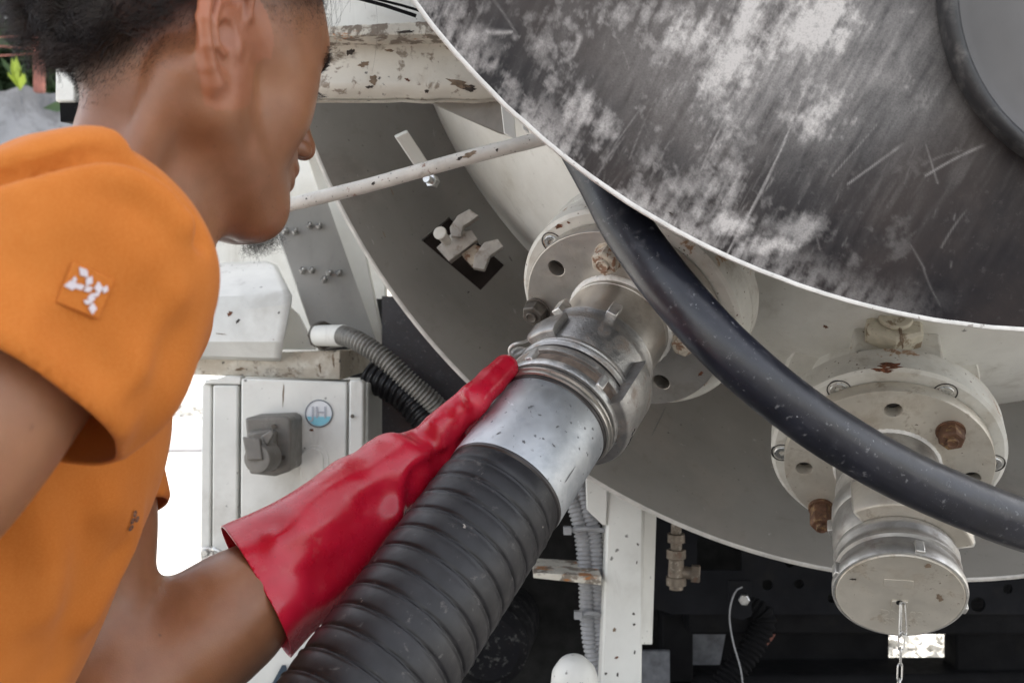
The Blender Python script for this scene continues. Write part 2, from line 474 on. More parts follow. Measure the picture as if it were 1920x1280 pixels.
# ------------------------------------------------------------------ ground, wall and what stands behind
def ground():
    n = 60
    xs = np.concatenate([np.linspace(-200, -12, 12), np.linspace(-10, 10, 40), np.linspace(12, 200, 12)])
    ys = np.concatenate([np.linspace(-200, -12, 10), np.linspace(-10, 25, 70), np.linspace(30, 300, 12)])
    V = [(x, y, -HC) for y in ys for x in xs]
    w = len(xs)
    F = [(j * w + i, j * w + i + 1, (j + 1) * w + i + 1, (j + 1) * w + i) for j in range(len(ys) - 1) for i in range(w - 1)]
    o = mk('ground', (V, F), M['concrete'], origin=(0, 0, -HC))
    o['kind'] = 'structure'
    xs = np.linspace(-60, 60, 61); V = [(x, y, -HC + .004) for y in (11.2, 12.2, 13.6, 14.6) for x in xs]
    F = [(j * 61 + i, j * 61 + i + 1, (j + 1) * 61 + i + 1, (j + 1) * 61 + i) for j in range(3) for i in range(60)]
    o = mk('road', (V, F), surface('worn_asphalt', (.16, .16, .165), .9, var=.2, vscale=2), origin=(0, 12, -HC)); o['kind'] = 'structure'
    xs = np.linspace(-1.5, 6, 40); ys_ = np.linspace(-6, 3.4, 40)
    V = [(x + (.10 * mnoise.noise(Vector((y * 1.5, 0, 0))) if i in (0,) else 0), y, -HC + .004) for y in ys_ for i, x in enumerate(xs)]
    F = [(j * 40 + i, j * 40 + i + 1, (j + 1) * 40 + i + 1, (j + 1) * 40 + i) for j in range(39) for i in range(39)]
    o = mk('bounce_cut_sheet', (V, F), surface('dark_bounce_cut_ground', (.055, .053, .05), .85, var=.25, vscale=5, bumps=[(60, .5, .006)]), origin=(0, 0, -HC)); o['kind'] = 'structure'  # dark sheet added to cut ground bounce and deepen the shade under the truck
    # loose pale gravel on the far side of the truck
    V, F = [], []
    for _ in range(5200):
        a = rng.random() ** .8
        x = rng.uniform(.75, 3.4); y = rng.uniform(3.0, 6.2)
        s = rng.uniform(.010, .045)
        k = len(V)
        q = Quaternion(Vector(rng.normal(size=3)).normalized(), rng.uniform(0, 6))
        for c in ((1, 0, 0), (-1, 0, 0), (0, 1, 0), (0, -1, 0), (0, 0, .7), (0, 0, -.7)):
            p = q @ (Vector(c) * s * rng.uniform(.7, 1.2))
            V.append((x + p.x, y + p.y, -HC + s * .35 + p.z))
        for t in ((0, 2, 4), (2, 1, 4), (1, 3, 4), (3, 0, 4), (2, 0, 5), (1, 2, 5), (3, 1, 5), (0, 3, 5)):
            F.append(tuple(k + i for i in t))
    o = mk('gravel', (V, F), M['gravel'], smooth=False)
    tag(o, 'pale sunlit gravel on the ground seen under the truck beyond the capped outlet', 'gravel', kind='stuff')
    # rubble along the far edge of the yard
    V, F = [], []
    for _ in range(420):
        x = rng.uniform(-9.5, -1.0); y = rng.normal(17.3, .7); s = rng.uniform(.03, .16)
        k = len(V); q = Quaternion(Vector(rng.normal(size=3)).normalized(), rng.uniform(0, 6))
        for c in ((1, 0, 0), (-1, 0, 0), (0, 1, 0), (0, -1, 0), (0, 0, .7), (0, 0, -.7)):
            p = q @ (Vector(c) * s * rng.uniform(.7, 1.2)); V.append((x + p.x, y + p.y, -HC + s * .3 + p.z))
        for t in ((0, 2, 4), (2, 1, 4), (1, 3, 4), (3, 0, 4), (2, 0, 5), (1, 2, 5), (3, 1, 5), (0, 3, 5)): F.append(tuple(k + i for i in t))
    o = mk('rubble', (V, F), M['gravel'], smooth=False)
    tag(o, 'line of pale broken rubble across the sunny yard behind the cabinet', 'rubble', kind='stuff')
ground()

def wall():
    # retaining wall running away to the right behind the man
    a, b = Vector((-14.0, 14.0, -HC)), Vector((-6.0, 16.6, -HC))
    dx = (b - a); L = dx.length; dx.normalize(); nrm = Vector((-dx.y, dx.x, 0))
    V, F = [], []
    nu, nv = 80, 40
    H = HC + 4.05
    for side in (0, 1):
        for j in range(nv + 1):
            for i in range(nu + 1):
                p = a + dx * (L * i / nu); z = H * j / nv
                w = (mnoise.noise(Vector((i * .35, z * 1.2, side * 9))) * .09 if side == 0 else 0)
                p = p + nrm * (side * .55 + w)
                V.append((p.x, p.y, -HC + z + (0.1 * mnoise.noise(Vector((i * .3, 5, 0))) if j == nv else 0)))
        base = side * (nu + 1) * (nv + 1)
        for j in range(nv):
            for i in range(nu):
                q = [base + j * (nu + 1) + i, base + j * (nu + 1) + i + 1, base + (j + 1) * (nu + 1) + i + 1, base + (j + 1) * (nu + 1) + i]
                F.append(tuple(q if side == 0 else q[::-1]))
    n1 = (nu + 1) * (nv + 1)
    for i in range(nu):
        t = nv * (nu + 1) + i
        F.append((t, t + 1, n1 + t + 1, n1 + t))
    for j in range(nv):
        for i in (0, nu):
            t = j * (nu + 1) + i
            F.append((t, t + nu + 1, n1 + t + nu + 1, n1 + t))
    o = mk('retaining_wall', (V, F), M['stone_wall'])
    tag(o, 'stained grey concrete retaining wall behind the man, shrubs growing above it', 'wall')
    return a, dx, nrm, H
WA, WD, WN, WH = wall()

def leaves(n, c, ext, size, seed):
    r = np.random.default_rng(seed)
    V, F = [], []
    cl = [np.array(c) + r.uniform(-1, 1, 3) * np.array(ext) for _ in range(60)]
    for _ in range(n):
        p = cl[r.integers(len(cl))] + r.normal(size=3) * np.array(ext) * .2
        q = Quaternion(Vector(r.normal(size=3)).normalized(), r.uniform(0, 6.28))
        s = size * r.uniform(.5, 1.3); k = len(V)
        for t in ((-1, 0, 0), (0, -.35, .12), (1, 0, 0), (0, .35, .12)):
            w = q @ (Vector(t) * s); V.append((p[0] + w.x, p[1] + w.y, p[2] + w.z))
        F.append((k, k + 1, k + 2, k + 3))
    return V, F

def shrubs():
    top = WH - HC
    for i, (t, h, lab) in enumerate(((3.4, 3.2, 'dark green shrub above the retaining wall, farthest out towards the edge of the picture'), (6.6, 3.4, 'dark green shrub above the retaining wall, closest behind the man\'s hair'))):
        p = WA + WD * t + WN * 1.3
        b = thing('shrub', (p.x, p.y, top - .1), lab, 'shrub', 'shrubs above the retaining wall')
        mk('foliage', leaves(15000, (p.x, p.y, top + h * .45), (2.2, .9, h * .5), .19, 11 + i), M['leaf'], b, smooth=False)
        stems = [tube([Vector((p.x + .3 * k, p.y, top - .6)), Vector((p.x + .45 * k, p.y, top + .8)), Vector((p.x + .8 * k, p.y + .1, top + h))], lambda i, s, a: .05 - .015 * i, 6) for k in (-1, 0, 1)]
        mk('trunk', join(*stems), M['rusty_post'], b)
    d = 15.6
    p0 = P(38, 170, d); V, F = [], []
    for k, (u, v) in enumerate(((22, 108), (30, 104), (14, 120), (46, 138), (36, 126))):
        t = P(u, v, d); s = (t - p0); w = s.cross(Vector((0, 1, 0))).normalized() * .055; n = len(V)
        m = p0.lerp(t, .6)
        V += [p0, m + w + Vector((0, -.05, 0)), t, m - w]; F.append((n, n + 1, n + 2, n + 3))
    tag(mk('broad_leaf_plant', (V, F), M['leaf_bright'], smooth=False), 'small plant with bright yellow green leaves on top of the retaining wall', 'plant')
    f = thing('wire_fence', (P(73, 150, 15).x, 15.2, top), 'rusty post and strands of wire along the top of the retaining wall', 'fence')
    q = P(73, 155, 15.2); mk('post', box(q.x - .07, q.x + .07, 15.15, 15.27, top - .25, top + 1.5), M['rusty_post'], f, bevel=.01)
    for (v0, v1) in ((68, 66), (82, 92), (103, 100)):
        mk('wire', tube([P(-120, v0 - 2, 14.4), P(-20, v0 + 3, 14.7), P(70, v1, 15.1), P(260, v1 + 4, 15.6)], .012, 6), M['rusty_post'], f)
shrubs()
# red beam of another vehicle across the yard
rb = thing('red_barrier', (P(345, 690, 12).x, 12, -HC), 'low red painted barrier rail standing across the yard beside the cabinet', 'barrier')
mk('rail', box(-5.4, -3.0, 11.95, 12.05, -.33, -.16), M['red_paint'], rb, bevel=.02)
for x in (-5.2, -3.2): mk('post', box(x - .04, x + .04, 12.0, 12.08, -HC, -.2), M['red_paint'], rb, bevel=.01)

# ------------------------------------------------------------------ the truck
truck = thing('tanker_truck', (.6, 3.5, -HC), 'white and grey tanker truck with a round scratched rear hatch over its outlets', 'truck')
TC = (.565, .60)     # tank axis: x, z
def Y(o):           # frame whose local z points at the camera along -y
    return frame(o, (0, -1, 0), up=(0, 0, 1))
# white dished end
DC = Y((.57, 1.42, .655))
prof = []
for i in range(41):
    t = i / 40 * math.pi / 2
    prof.append((.62 * math.sin(t), .75 * math.cos(t)))
prof = [(-.18, .75)] + prof
mk('tank_end', xf(lathe(prof, 160), DC), M['tank'], truck, angle=50)
mk('tank_shell', xf(lathe([(-.18, .75), (-.19, .86), (-4.6, .86), (-4.75, .8), (-4.9, 0)], 96), DC), M['tank'], truck)
# grey skirt ring: a funnel round the dished end, cut out where the hinge sits
KC = Y((.578, 1.32, .588))
def skirt():
    n = 220
    prof = [(0.0, .905), (.003, .902), (0, .899), (-.05, .868), (-.10, .835), (-.15, .80), (-.19, .765), (-.23, .70), (-.234, .70), (-.20, .775), (-.15, .81), (-.10, .845), (-.05, .878)]
    return lathe(prof, n, close=True)
sk = mk('rear_skirt', xf(skirt(), KC), M['skirt'], truck, angle=50)
cut = bpy.data.objects.new('cutter', None)
cc = P(866, 462, 1.42)
tdir = (P(905, 500, 1.42) - P(815, 425, 1.42)).normalized()
CM = frame(cc, (0, -1, 0)); 
ex = tdir; ez = Vector((0, -1, 0)); ey = ez.cross(ex).normalized(); ex = ey.cross(ez)
CM = Matrix((ex, ey, ez)).transposed().to_4x4(); CM.translation = cc
cv, cf = xf(box(-.050, .058, -.030, .024, -.14, .12), CM)
cm = bpy.data.meshes.new('cutter'); cm.from_pydata([tuple(v) for v in cv], [], cf)
bmx = bmesh.new(); bmx.from_mesh(cm); bmesh.ops.recalc_face_normals(bmx, faces=bmx.faces); bmx.to_mesh(cm); bmx.free()
co = bpy.data.objects.new('cutter', cm); COL.objects.link(co); co.location = (0, 0, HC)
bo = sk.modifiers.new('cut', 'BOOLEAN'); bo.object = co; bo.operation = 'DIFFERENCE'; bo.solver = 'EXACT'
dg = bpy.context.evaluated_depsgraph_get(); dg.update()
nm = bpy.data.meshes.new_from_object(sk.evaluated_get(dg))
sk.modifiers.clear(); sk.data = nm; nm.name = 'rear_skirt'
bpy.data.objects.remove(co)
mk('skirt_edge', xf(lathe([(.0035, .9005), (.0045, .9030), (.0030, .9062), (-.004, .9064)], 260), KC), surface('pale_edge_highlight', (.50, .48, .45), .5, var=.2, vscale=40), truck)  # pale ring: the rim's thin highlight is put into its colour
mk('cutout_dark_lining', xf(lathe([(-.17, .895), (-.25, .84), (-.29, .70)], 96), KC), M['cavity'], truck)  # lining added behind the cut-out, coloured as its inner shade

# hinge bracket in the cut-out
def plate_path(pts, w, th, d):
    """bent strip: pixel path with depth"""
    A = [P(*p) for p in pts]
    n = len(A); V = []
    for i, a in enumerate(A):
        t = (A[min(i + 1, n - 1)] - A[max(i - 1, 0)]).normalized()
        s = Vector((0, 1, 0)); s = (s - t * s.dot(t)).normalized(); q = t.cross(s)
        for (k, l) in ((0, -1), (1, -1), (1, 1), (0, 1)):
            V.append(a + s * w * k + q * th * .5 * l)
    F = [(0, 1, 2, 3)[::-1], tuple((n - 1) * 4 + k for k in range(4))]
    for i in range(n - 1):
        for k in range(4):
            F.append((i * 4 + k, i * 4 + (k + 1) % 4, (i + 1) * 4 + (k + 1) % 4, (i + 1) * 4 + k))
    return V, F
hb = mk('hinge_bracket', join(
    prism_px([(846, 444), (843, 426), (858, 404), (880, 392), (898, 404), (884, 414), (868, 424), (864, 444)], .035, 1.34),
    prism_px([(886, 502), (890, 478), (908, 454), (934, 448), (944, 462), (918, 480), (908, 506)], .035, 1.33)), M['hinge'], truck, bevel=.0012, smooth=False)
mk('hinge_block', prism_px([(818, 464), (846, 438), (884, 430), (896, 448), (868, 470), (842, 490)], .045, 1.355), M['hinge'], truck, bevel=.0015, smooth=False)
mk('hinge_block', prism_px([(864, 476), (890, 458), (914, 468), (900, 488), (884, 498)], .05, 1.37), M['rust_cream_bolt'], truck, bevel=.0012, smooth=False)
pinm = frame(P(826, 438, 1.315), P(826, 438, 1.315) - P(846, 462, 1.36))
mk('hinge_pin', xf(join(disc_cyl(.0065, -.03, .0, 20, .001), disc_cyl(.009, 0, .004, 20, .001)), pinm), M['flange_white'], truck)
mk('stop_plate', prism_px([(741, 258, 1.27), (765, 247, 1.27), (812, 318, 1.30), (792, 334, 1.30)], .012), M['white'], truck, bevel=.0015)
mk('stop_bolt', xf(join(hexprism(.009, 0, .010), disc_cyl(.005, .01, .02, 16)), frame(P(814, 342, 1.30), (-.4, -.8, .1))), M['zinc'], truck)

# top beam with rusted lip
def roundbeam(u0, u1, v0, v1, d0, d1, th):
    a0, a1 = P(u0, v0, d0), P(u0, v1, d0)
    b0, b1 = P(u1, v0, d1), P(u1, v1, d1)
    n = 40; V, F = [], []
    prof = []
    r = .022
    for t in np.linspace(0, 1, 8): prof.append((t * .78, 0))
    for t in np.linspace(.1, 1, 7) * math.pi / 2: prof.append((.78 + .22 * math.sin(t), r * (1 - math.cos(t))))
    prof += [(1, th * .5), (1, th), (0, th)]
    for i in range(n + 1):
        s = i / n
        T, B = a0.lerp(b0, s), a1.lerp(b1, s)
        for (k, (t, y)) in enumerate(prof):
            p = T.lerp(B, t) + Vector((0, y, 0))
            w = mnoise.noise(Vector((s * 9, t * 3, 1.3))) * .0022 if y < .02 else 0
            p.y += w
            if t > .9: p.z += mnoise.noise(Vector((s * 12, 7, 0))) * .0016
            V.append(p)
    K = len(prof)
    for i in range(n):
        for k in range(K):
            F.append((i * K + k, i * K + (k + 1) % K, (i + 1) * K + (k + 1) % K, (i + 1) * K + k))
    F.append(tuple(range(K))); F.append(tuple(n * K + k for k in range(K))[::-1])
    return V, F
mk('rear_beam', roundbeam(540, 1090, 66, 179, 1.12, 1.12, .035), M['beam'], truck, angle=60)
# the beam's inner member reaches past the man's nape
mk('beam_end', prism_px([(103, 60), (140, 60), (140, 190), (103, 190)], .10, 1.55), M['white'], truck, bevel=.003)
mk('beam_web', prism_px([(141, 70, 1.57), (560, 60, 1.57), (560, 190, 1.57), (141, 190, 1.57)], .14), M['white'], truck, bevel=.003)
mk('beam_underside', prism_px([(112, 192, 1.56), (560, 194, 1.56), (560, 210, 1.62), (165, 206, 1.75)], .03), M['black'], truck)  # black sheet: shade below the white beam, painted in
lip = []
def liprow():
    V, F = [], []; n = 90
    for i in range(n + 1):
        s = i / n; u = 560 + 330 * s
        jag = mnoise.noise(Vector((i * .35, 3, 0))) * 2.5 + mnoise.noise(Vector((i * 1.1, 8, 0))) * 1.5
        top = P(u, 52 - 17 * s + jag, 1.085); bot = P(u, 69 - 6 * s, 1.085)
        V += [top, bot, bot + Vector((0, .05, 0)), top + Vector((0, .05, 0))]
    for i in range(n):
        for k in range(4):
            F.append((i * 4 + k, i * 4 + (k + 1) % 4, i * 4 + 4 + (k + 1) % 4, i * 4 + 4 + k))
    F.append((0, 1, 2, 3)); F.append((n * 4, n * 4 + 3, n * 4 + 2, n * 4 + 1))
    return V, F
mk('beam_lip', liprow(), M['lip'], truck, bevel=.0012, angle=40)
mk('upper_panel', prism_px([(540, -260, 1.16), (1200, -260, 1.16), (1200, 60, 1.16), (540, 60, 1.16)], .02), M['tank'], truck, bevel=.003)
mk('panel_trim', join(tube([P(668, -4, 1.13), P(720, 10, 1.13), P(780, 30, 1.13)], .0022, 8), tube([P(700, -3, 1.13), P(752, 10, 1.13), P(800, 24, 1.13)], .0016, 8)), M['black'], truck)
mk('gusset', prism_px([(798, 188, 1.17), (952, 186, 1.15), (950, 252, 1.15), (935, 248, 1.15)], .008), M['skirt'], truck, bevel=.001)
mk('gusset', join(prism_px([(938, 188, 1.12), (962, 188, 1.12), (968, 262, 1.12), (945, 250, 1.12)], .006), prism_px([(975, 205, 1.11), (985, 215, 1.11), (992, 250, 1.11), (980, 243, 1.11)], .006)), M['white'], truck, bevel=.001)
# thin stay rod across the opening
rod = resample(catmull([P(470, 402, 1.12), P(560, 380, 1.10), P(700, 345, 1.08), P(860, 300, 1.05), P(1040, 254, 1.02), P(1110, 235, 1.0)], 10), .01)
def rodr(i, s, a): return .0072 * (1 + .10 * (abs(math.cos(2 * a)) ** .5)) + .0004 * mnoise.noise(Vector((i * .6, a * 2, 0)))
M['rod'] = surface('speckled_cream_rod', (.60, .58, .54), .5, var=.1, vscale=40, layers=[(('spots', 170, .14, .40), DARKG, .9), (('noise', 22, .55, .68, (1, 1, 1)), (.25, .21, .17), .8, .7), (('noise', 60, .6, .66), (.2, .08, .04), .8)], bumps=[(160, .5, .0012)])
mk('stay_rod', tube(rod, rodr, 20), M['rod'], truck, angle=60)

# scratched round hatch plate
HX, HZ, HR, HY = .434, .643, .635, .78
HM = Y((HX, HY, HZ))
def hy(r): return .075 * (1 - (r / HR) ** 2)
def vnoise(x, y, seed, oct=5, rough=.55):
    out = np.zeros_like(x); amp = 1; tot = 0
    for o in range(oct):
        r = np.random.default_rng(seed + o); G = r.random((256, 256)).astype(np.float32)
        xi = np.floor(x).astype(int); yi = np.floor(y).astype(int); fx = x - xi; fy = y - yi
        fx = fx * fx * (3 - 2 * fx); fy = fy * fy * (3 - 2 * fy)
        a = G[xi % 256, yi % 256]; b = G[(xi + 1) % 256, yi % 256]; c = G[xi % 256, (yi + 1) % 256]; d = G[(xi + 1) % 256, (yi + 1) % 256]
        out += amp * ((a * (1 - fx) + b * fx) * (1 - fy) + (c * (1 - fx) + d * fx) * fy)
        tot += amp; amp *= rough; x = x * 2.03 + 17.3; y = y * 2.03 + 5.1
    return out / tot
def hatch():
    # polar grid, finer over the quarter that hangs above the outlets
    A = np.concatenate([np.linspace(math.radians(-4), math.radians(104), 960, endpoint=False), np.linspace(math.radians(104), math.radians(356), 60, endpoint=False)])
    Rr = np.concatenate([np.linspace(.001, .2, 12, endpoint=False), np.linspace(.2, HR, 380)])
    AA, RR = np.meshgrid(A, Rr, indexing='ij')
    return AA, RR
def hatch_geo():
    AA, RR = hatch()
    # frame axes: local x is to the picture's left or right; work in world offsets instead
    X = HX + RR * np.cos(AA + math.pi * 1.0); Z = HZ + RR * np.sin(AA + math.pi * 1.0)
    Yv = HY - .075 * (1 - (RR / HR) ** 2)
    # dents
    Yv = Yv + .0022 * (vnoise(X * 9 + 40, Z * 9 + 40, 5, 3) - .5)
    na, nr = AA.shape
    V = np.stack([X, Yv, Z], -1).reshape(-1, 3)
    ia = np.arange(na)[:, None]; ir = np.arange(nr - 1)[None, :]
    i2 = (ia + 1) % na
    F = np.stack([ia * nr + ir, ia * nr + ir + 1, i2 * nr + ir + 1, i2 * nr + ir], -1).reshape(-1, 4)
    return V, F, X, Z
HV, HF, HXs, HZs = hatch_geo()
def hpt(u, v):
    """where the line of sight u, v meets the bulging plate: x, z on the plate"""
    d = .74
    for _ in range(8):
        p = P(u, v, d); r = math.hypot(p.x - HX, p.z - HZ); d = HY - .075 * (1 - min(1, r / HR) ** 2)
    return p.x, p.z
def dust():
    X, Z = HXs.ravel(), HZs.ravel()
    D = np.zeros_like(X)
    S = .74 / FPX
    xr = X * .89 - Z * .45; zr = Z * .89 + X * .45
    wx = X + .012 * (vnoise(X * 22 + 9, Z * 22 + 9, 61, 4) - .5); wz = Z + .012 * (vnoise(X * 22 + 30, Z * 22 + 40, 62, 4) - .5)
    n1 = vnoise(wx * 30 + 60, wz * 30 + 60, 21, 7, .66); n2 = vnoise(xr * 190 + 160, zr * 26 + 60, 31, 5, .65); n3 = vnoise(X * 200 + 90, Z * 200 + 90, 41, 4, .65)
    nn_ = .50 * n1 + .29 * n2 + .21 * n3
    blobs = [(1440, 60, 230, 120, 1.0), (1370, 130, 140, 110, .95), (1500, 190, 140, 90, .85), (1620, 110, 130, 80, .5), (1710, 150, 90, 60, .5), (1290, 90, 100, 70, .75),
             (1530, 110, 210, 150, .5), (1360, 220, 60, 70, .8), (1230, 20, 120, 45, .6), (1090, 200, 45, 55, .75), (1130, 240, 40, 40, .7), (1010, 90, 30, 70, .6), (930, 130, 45, 30, .8), (880, 70, 50, 30, .65), (960, 190, 45, 35, .7),
             (850, 20, 60, 30, .65), (1010, 30, 70, 30, .45), (1210, 300, 80, 45, .5), (1370, 320, 60, 90, .65), (1370, 420, 50, 30, .95), (1310, 400, 60, 30, .65), (1270, 350, 70, 30, .5), (1430, 462, 60, 22, .9), (1480, 430, 90, 30, .45),
             (1180, 110, 40, 60, .35), (1240, 180, 70, 60, .4), (1560, 260, 90, 35, .35)]
    for (u, v, a, b, w) in blobs:
        x, z = hpt(u, v); e = ((X - x) / (a * S)) ** 2 + ((Z - z) / (b * S)) ** 2
        g = np.exp(-e * .8)
        thr = .66 - .36 * g * (w ** .4)
        D = np.maximum(D, np.clip((nn_ - thr) / .24, 0, 1) * np.clip(g * 2.2, 0, 1) * w * (.65 + .7 * n1))
    # faint wiped film between the patches
    x, z = hpt(1490, 110); g = np.exp(-(((X - x) / (300 * S)) ** 2 + ((Z - z) / (170 * S)) ** 2) * 1.1)
    D = np.maximum(D, g * np.clip(.42 + 1.5 * (n1 * .5 + n2 * .5 - .45), 0, 1) * .95)
    x, z = hpt(1480, 140); g = np.exp(-(((X - x) / (420 * S)) ** 2 + ((Z - z) / (230 * S)) ** 2))
    D = np.maximum(D, g * np.clip((n2 - .35) * 1.6, 0, 1) * .42)
    # dusty fringe along the rim on the left half
    R = np.hypot(X - HX, Z - HZ); edge = np.clip(1 - (HR - R) / .035, 0, 1)
    side = np.clip((.36 - X) / .25, 0, 1)
    D = np.maximum(D, edge * side * np.clip((nn_ - .44) * 7, 0, 1) * .8)
    D = np.maximum(D, np.clip((vnoise(X * 60 + 9, Z * 60 + 9, 77, 5, .65) - .60) * 6, 0, 1) * .45 * np.clip((.36 - X) / .25, .0, 1))
    # scratches
    r = np.random.default_rng(3)
    segs = [(1545, 60, 1350, 500, 2.2, .9), (1440, 85, 1310, 330, 1.6, .7), (1090, 60, 1075, 105, 5, .9), (1395, 310, 1355, 380, 5, .9), (1850, 270, 1735, 330, 2.2, .55), (1700, 265, 1590, 345, 2.5, .5),
            (1660, 215, 1560, 330, 1.5, .4), (900, 58, 960, 60, 5, .8), (1150, 60, 1180, 130, 2, .4), (1230, 170, 1120, 330, 1.2, .4), (1250, 150, 1180, 300, 1.0, .3)]
    for _ in range(120):
        u = r.uniform(850, 1850); v = r.uniform(-20, 560); a = r.normal(2.05, .35) if r.random() < .7 else r.uniform(0, 3.14); L = r.uniform(12, 120)
        segs.append((u, v, u + L * math.cos(a), v + L * math.sin(a), r.uniform(.6, 1.4), r.uniform(.08, .3)))
    for _ in range(60):
        u = r.uniform(1150, 1480); v = r.uniform(240, 470); a = r.normal(2.1, .15); L = r.uniform(20, 90)
        segs.append((u, v, u + L * math.cos(a), v + L * math.sin(a), r.uniform(.8, 2.6), r.uniform(.12, .45)))
    for (u0, v0, u1, v1, w, s) in segs:
        x0, z0 = hpt(u0, v0); x1, z1 = hpt(u1, v1)
        m = (X > min(x0, x1) - .01) & (X < max(x0, x1) + .01) & (Z > min(z0, z1) - .01) & (Z < max(z0, z1) + .01)
        if not m.any(): continue
        xx, zz = X[m], Z[m]; dx, dz = x1 - x0, z1 - z0
        bend = r.uniform(-.04, .04)
        t = np.clip(((xx - x0) * dx + (zz - z0) * dz) / (dx * dx + dz * dz + 1e-12), 0, 1)
        cxx = x0 + dx * t - dz * bend * np.sin(t * 3.14); czz = z0 + dz * t + dx * bend * np.sin(t * 3.14)
        d = np.hypot(xx - cxx, zz - czz) / np.maximum(.0008, w * S * 1.2 * (1.25 - .8 * t))
        D[m] = np.maximum(D[m], .8 * s * np.exp(-d * d) * (.4 + .9 * n3[m]) * np.minimum(1, 4 * t + .2))
    return np.clip(D, 0, 1)
def hatch_mat():
    N = NT('scratched_dark_plate')
    at = N.n('ShaderNodeAttribute', attribute_name='dust').outputs['Fac']
    fine = N.noise(700, 4, .6)
    d = N.math('MULTIPLY', at, N.rng(fine, .25, .65, .75, 1.15))
    base = N.mix(N.rng(N.noise(7, 6, .6), .35, .65), (.010, .009, .0125), (.038, .030, .029))
    base = N.mix(N.rng(N.noise(130, 6, .7), .56, .72, 0, .3), base, (.12, .11, .11))
    N.set(N.b.inputs['Base Color'], N.mix(N.rng(d, 0, 1.0, smooth=False), base, (.56, .535, .52)))
    N.set(N.b.inputs['Metallic'], N.mixf(N.rng(d, 0, .5), .12, 0.0))
    N.set(N.b.inputs['Roughness'], N.mixf(N.rng(d, 0, .6), .38, .9))
    N.b.inputs['Specular IOR Level'].default_value = .28
    nm = N.bump(N.noise(300, 5), .12, .0004); nm = N.bump(at, .25, .0006, nm)
    N.set(N.b.inputs['Normal'], nm)
    return N.m
hp = mk('hatch_plate', (HV, HF), hatch_mat(), truck, angle=0)
att = hp.data.attributes.new('dust', 'FLOAT', 'POINT'); att.data.foreach_set('value', dust().astype(np.float32))
mk('hatch_edge', xf(lathe([(.0012, HR - .0022), (.0018, HR - .0006), (.0010, HR + .0010), (-.0030, HR + .0012), (-.0034, HR - .003)], 420, wob=lambda s, r, a: (s, r + .0006 * mnoise.noise(Vector((a * 30, 0, 0))))), HM), M['white_edge'], truck, angle=60)
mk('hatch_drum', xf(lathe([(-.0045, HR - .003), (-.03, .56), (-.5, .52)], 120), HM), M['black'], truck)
x0, z0 = hpt(2135, -22)
PM = frame((x0, .712, z0), (-.05, -1, -.10))
mk('hatch_port', xf(lathe([(-.006, .139), (.004, .140), (.007, .1435), (.006, .147), (.0, .1495), (-.012, .150)], 160), PM), M['rubber_edge'], truck, angle=60)
mk('port_cover', xf(lathe([(-.016, 0), (-.014, .09), (-.010, .11), (-.014, .125), (-.006, .139)], 120), PM), M['port'], truck, angle=50)

# the post, ledge, conduits and fittings under the skirt
def vbox_px(u0, u1, v0, v1, d, th): return prism_px([(u0, v0), (u1, v0), (u1, v1), (u0, v1)], th, d)
mk('corner_post', prism_px([(1141, 880, 1.50), (1208, 880, 1.50), (1202, 1420, 1.46), (1122, 1420, 1.46)], .07), M['white'], truck, bevel=.004)
mk('post_flange', prism_px([(1209, 900, 1.55), (1234, 900, 1.57), (1224, 1208, 1.55), (1202, 1208, 1.53)], .02), M['white'], truck, bevel=.002)
mk('post_gusset', prism_px([(1098, 890, 1.49), (1140, 890, 1.49), (1137, 985, 1.49), (1130, 984, 1.49), (1100, 955, 1.49)], .008), M['white'], truck, bevel=.0015)
mk('ledge', prism_px([(1000, 1073, 1.47), (1128, 1080, 1.47), (1128, 1097, 1.47), (1000, 1083, 1.47)], .10), M['lip'], truck, bevel=.0012)
def fitting():
    o = P(1268, 950, 1.6); m = frame(o, (0, 0, -1), up=(0, 1, 0)); S = 1.6 / FPX
    body = xf(join(lathe([(0, .008), (50 * S, .0085), (50 * S, .014)], 20), lathe([(50 * S, .0085), (51 * S, .0135), (66 * S, .014), (68 * S, .009), (82 * S, .009)], 20),
                   hexprism(.0155, 80 * S, 98 * S), lathe([(98 * S, .012), (130 * S, .0135), (131 * S, .016), (146 * S, .016), (148 * S, .011), (154 * S, .011), (154 * S, 0)], 20)), m)
    side = xf(join(disc_cyl(.010, 0, .022, 20), hexprism(.0145, .018, .032)), frame(o + Vector((0.006, 0, -122 * S)), (1, -.2, -.05)))
    return join(body, side)
mk('drain_fitting', fitting(), M['brass'], truck)
def chassis():
    cu = bpy.data.curves.new('tmp', 'CURVE'); cu.dimensions = '2D'; cu.fill_mode = 'BOTH'
    d = 1.85
    pts = [(1195, 820), (2300, 820), (2300, 1150), (1260, 1150), (1195, 1130)]
    s = cu.splines.new('POLY'); s.points.add(len(pts) - 1)
    for q, (u, v) in zip(s.points, pts):
        p = P(u, v, d); q.co = (p.x, p.z, 0, 1)
    s.use_cyclic_u = True
    for (u, v, r) in ((1480, 1052, 10), (1438, 1095, 10), (1497, 1093, 9), (1832, 1132, 14), (1888, 1103, 9), (1640, 1100, 9), (1560, 1120, 9)):
        p = P(u, v, d); circle_spline(cu, p.x, p.z, r * d / FPX)
    q0, q1 = P(1306, 1008, d), P(1390, 1068, d)
    s = cu.splines.new('POLY'); s.points.add(3)
    for q, (x, z) in zip(s.points, ((q0.x, q0.z), (q1.x, q0.z), (q1.x, q1.z), (q0.x, q1.z))): q.co = (x, z, 0, 1)
    s.use_cyclic_u = True
    cu.extrude = .004
    V, F = curve_mesh(cu); bpy.data.curves.remove(cu)
    return [Vector((v.x, d + v.z, v.y)) for v in V], F
mk('chassis_plate', chassis(), M['chassis'], truck, smooth=False)
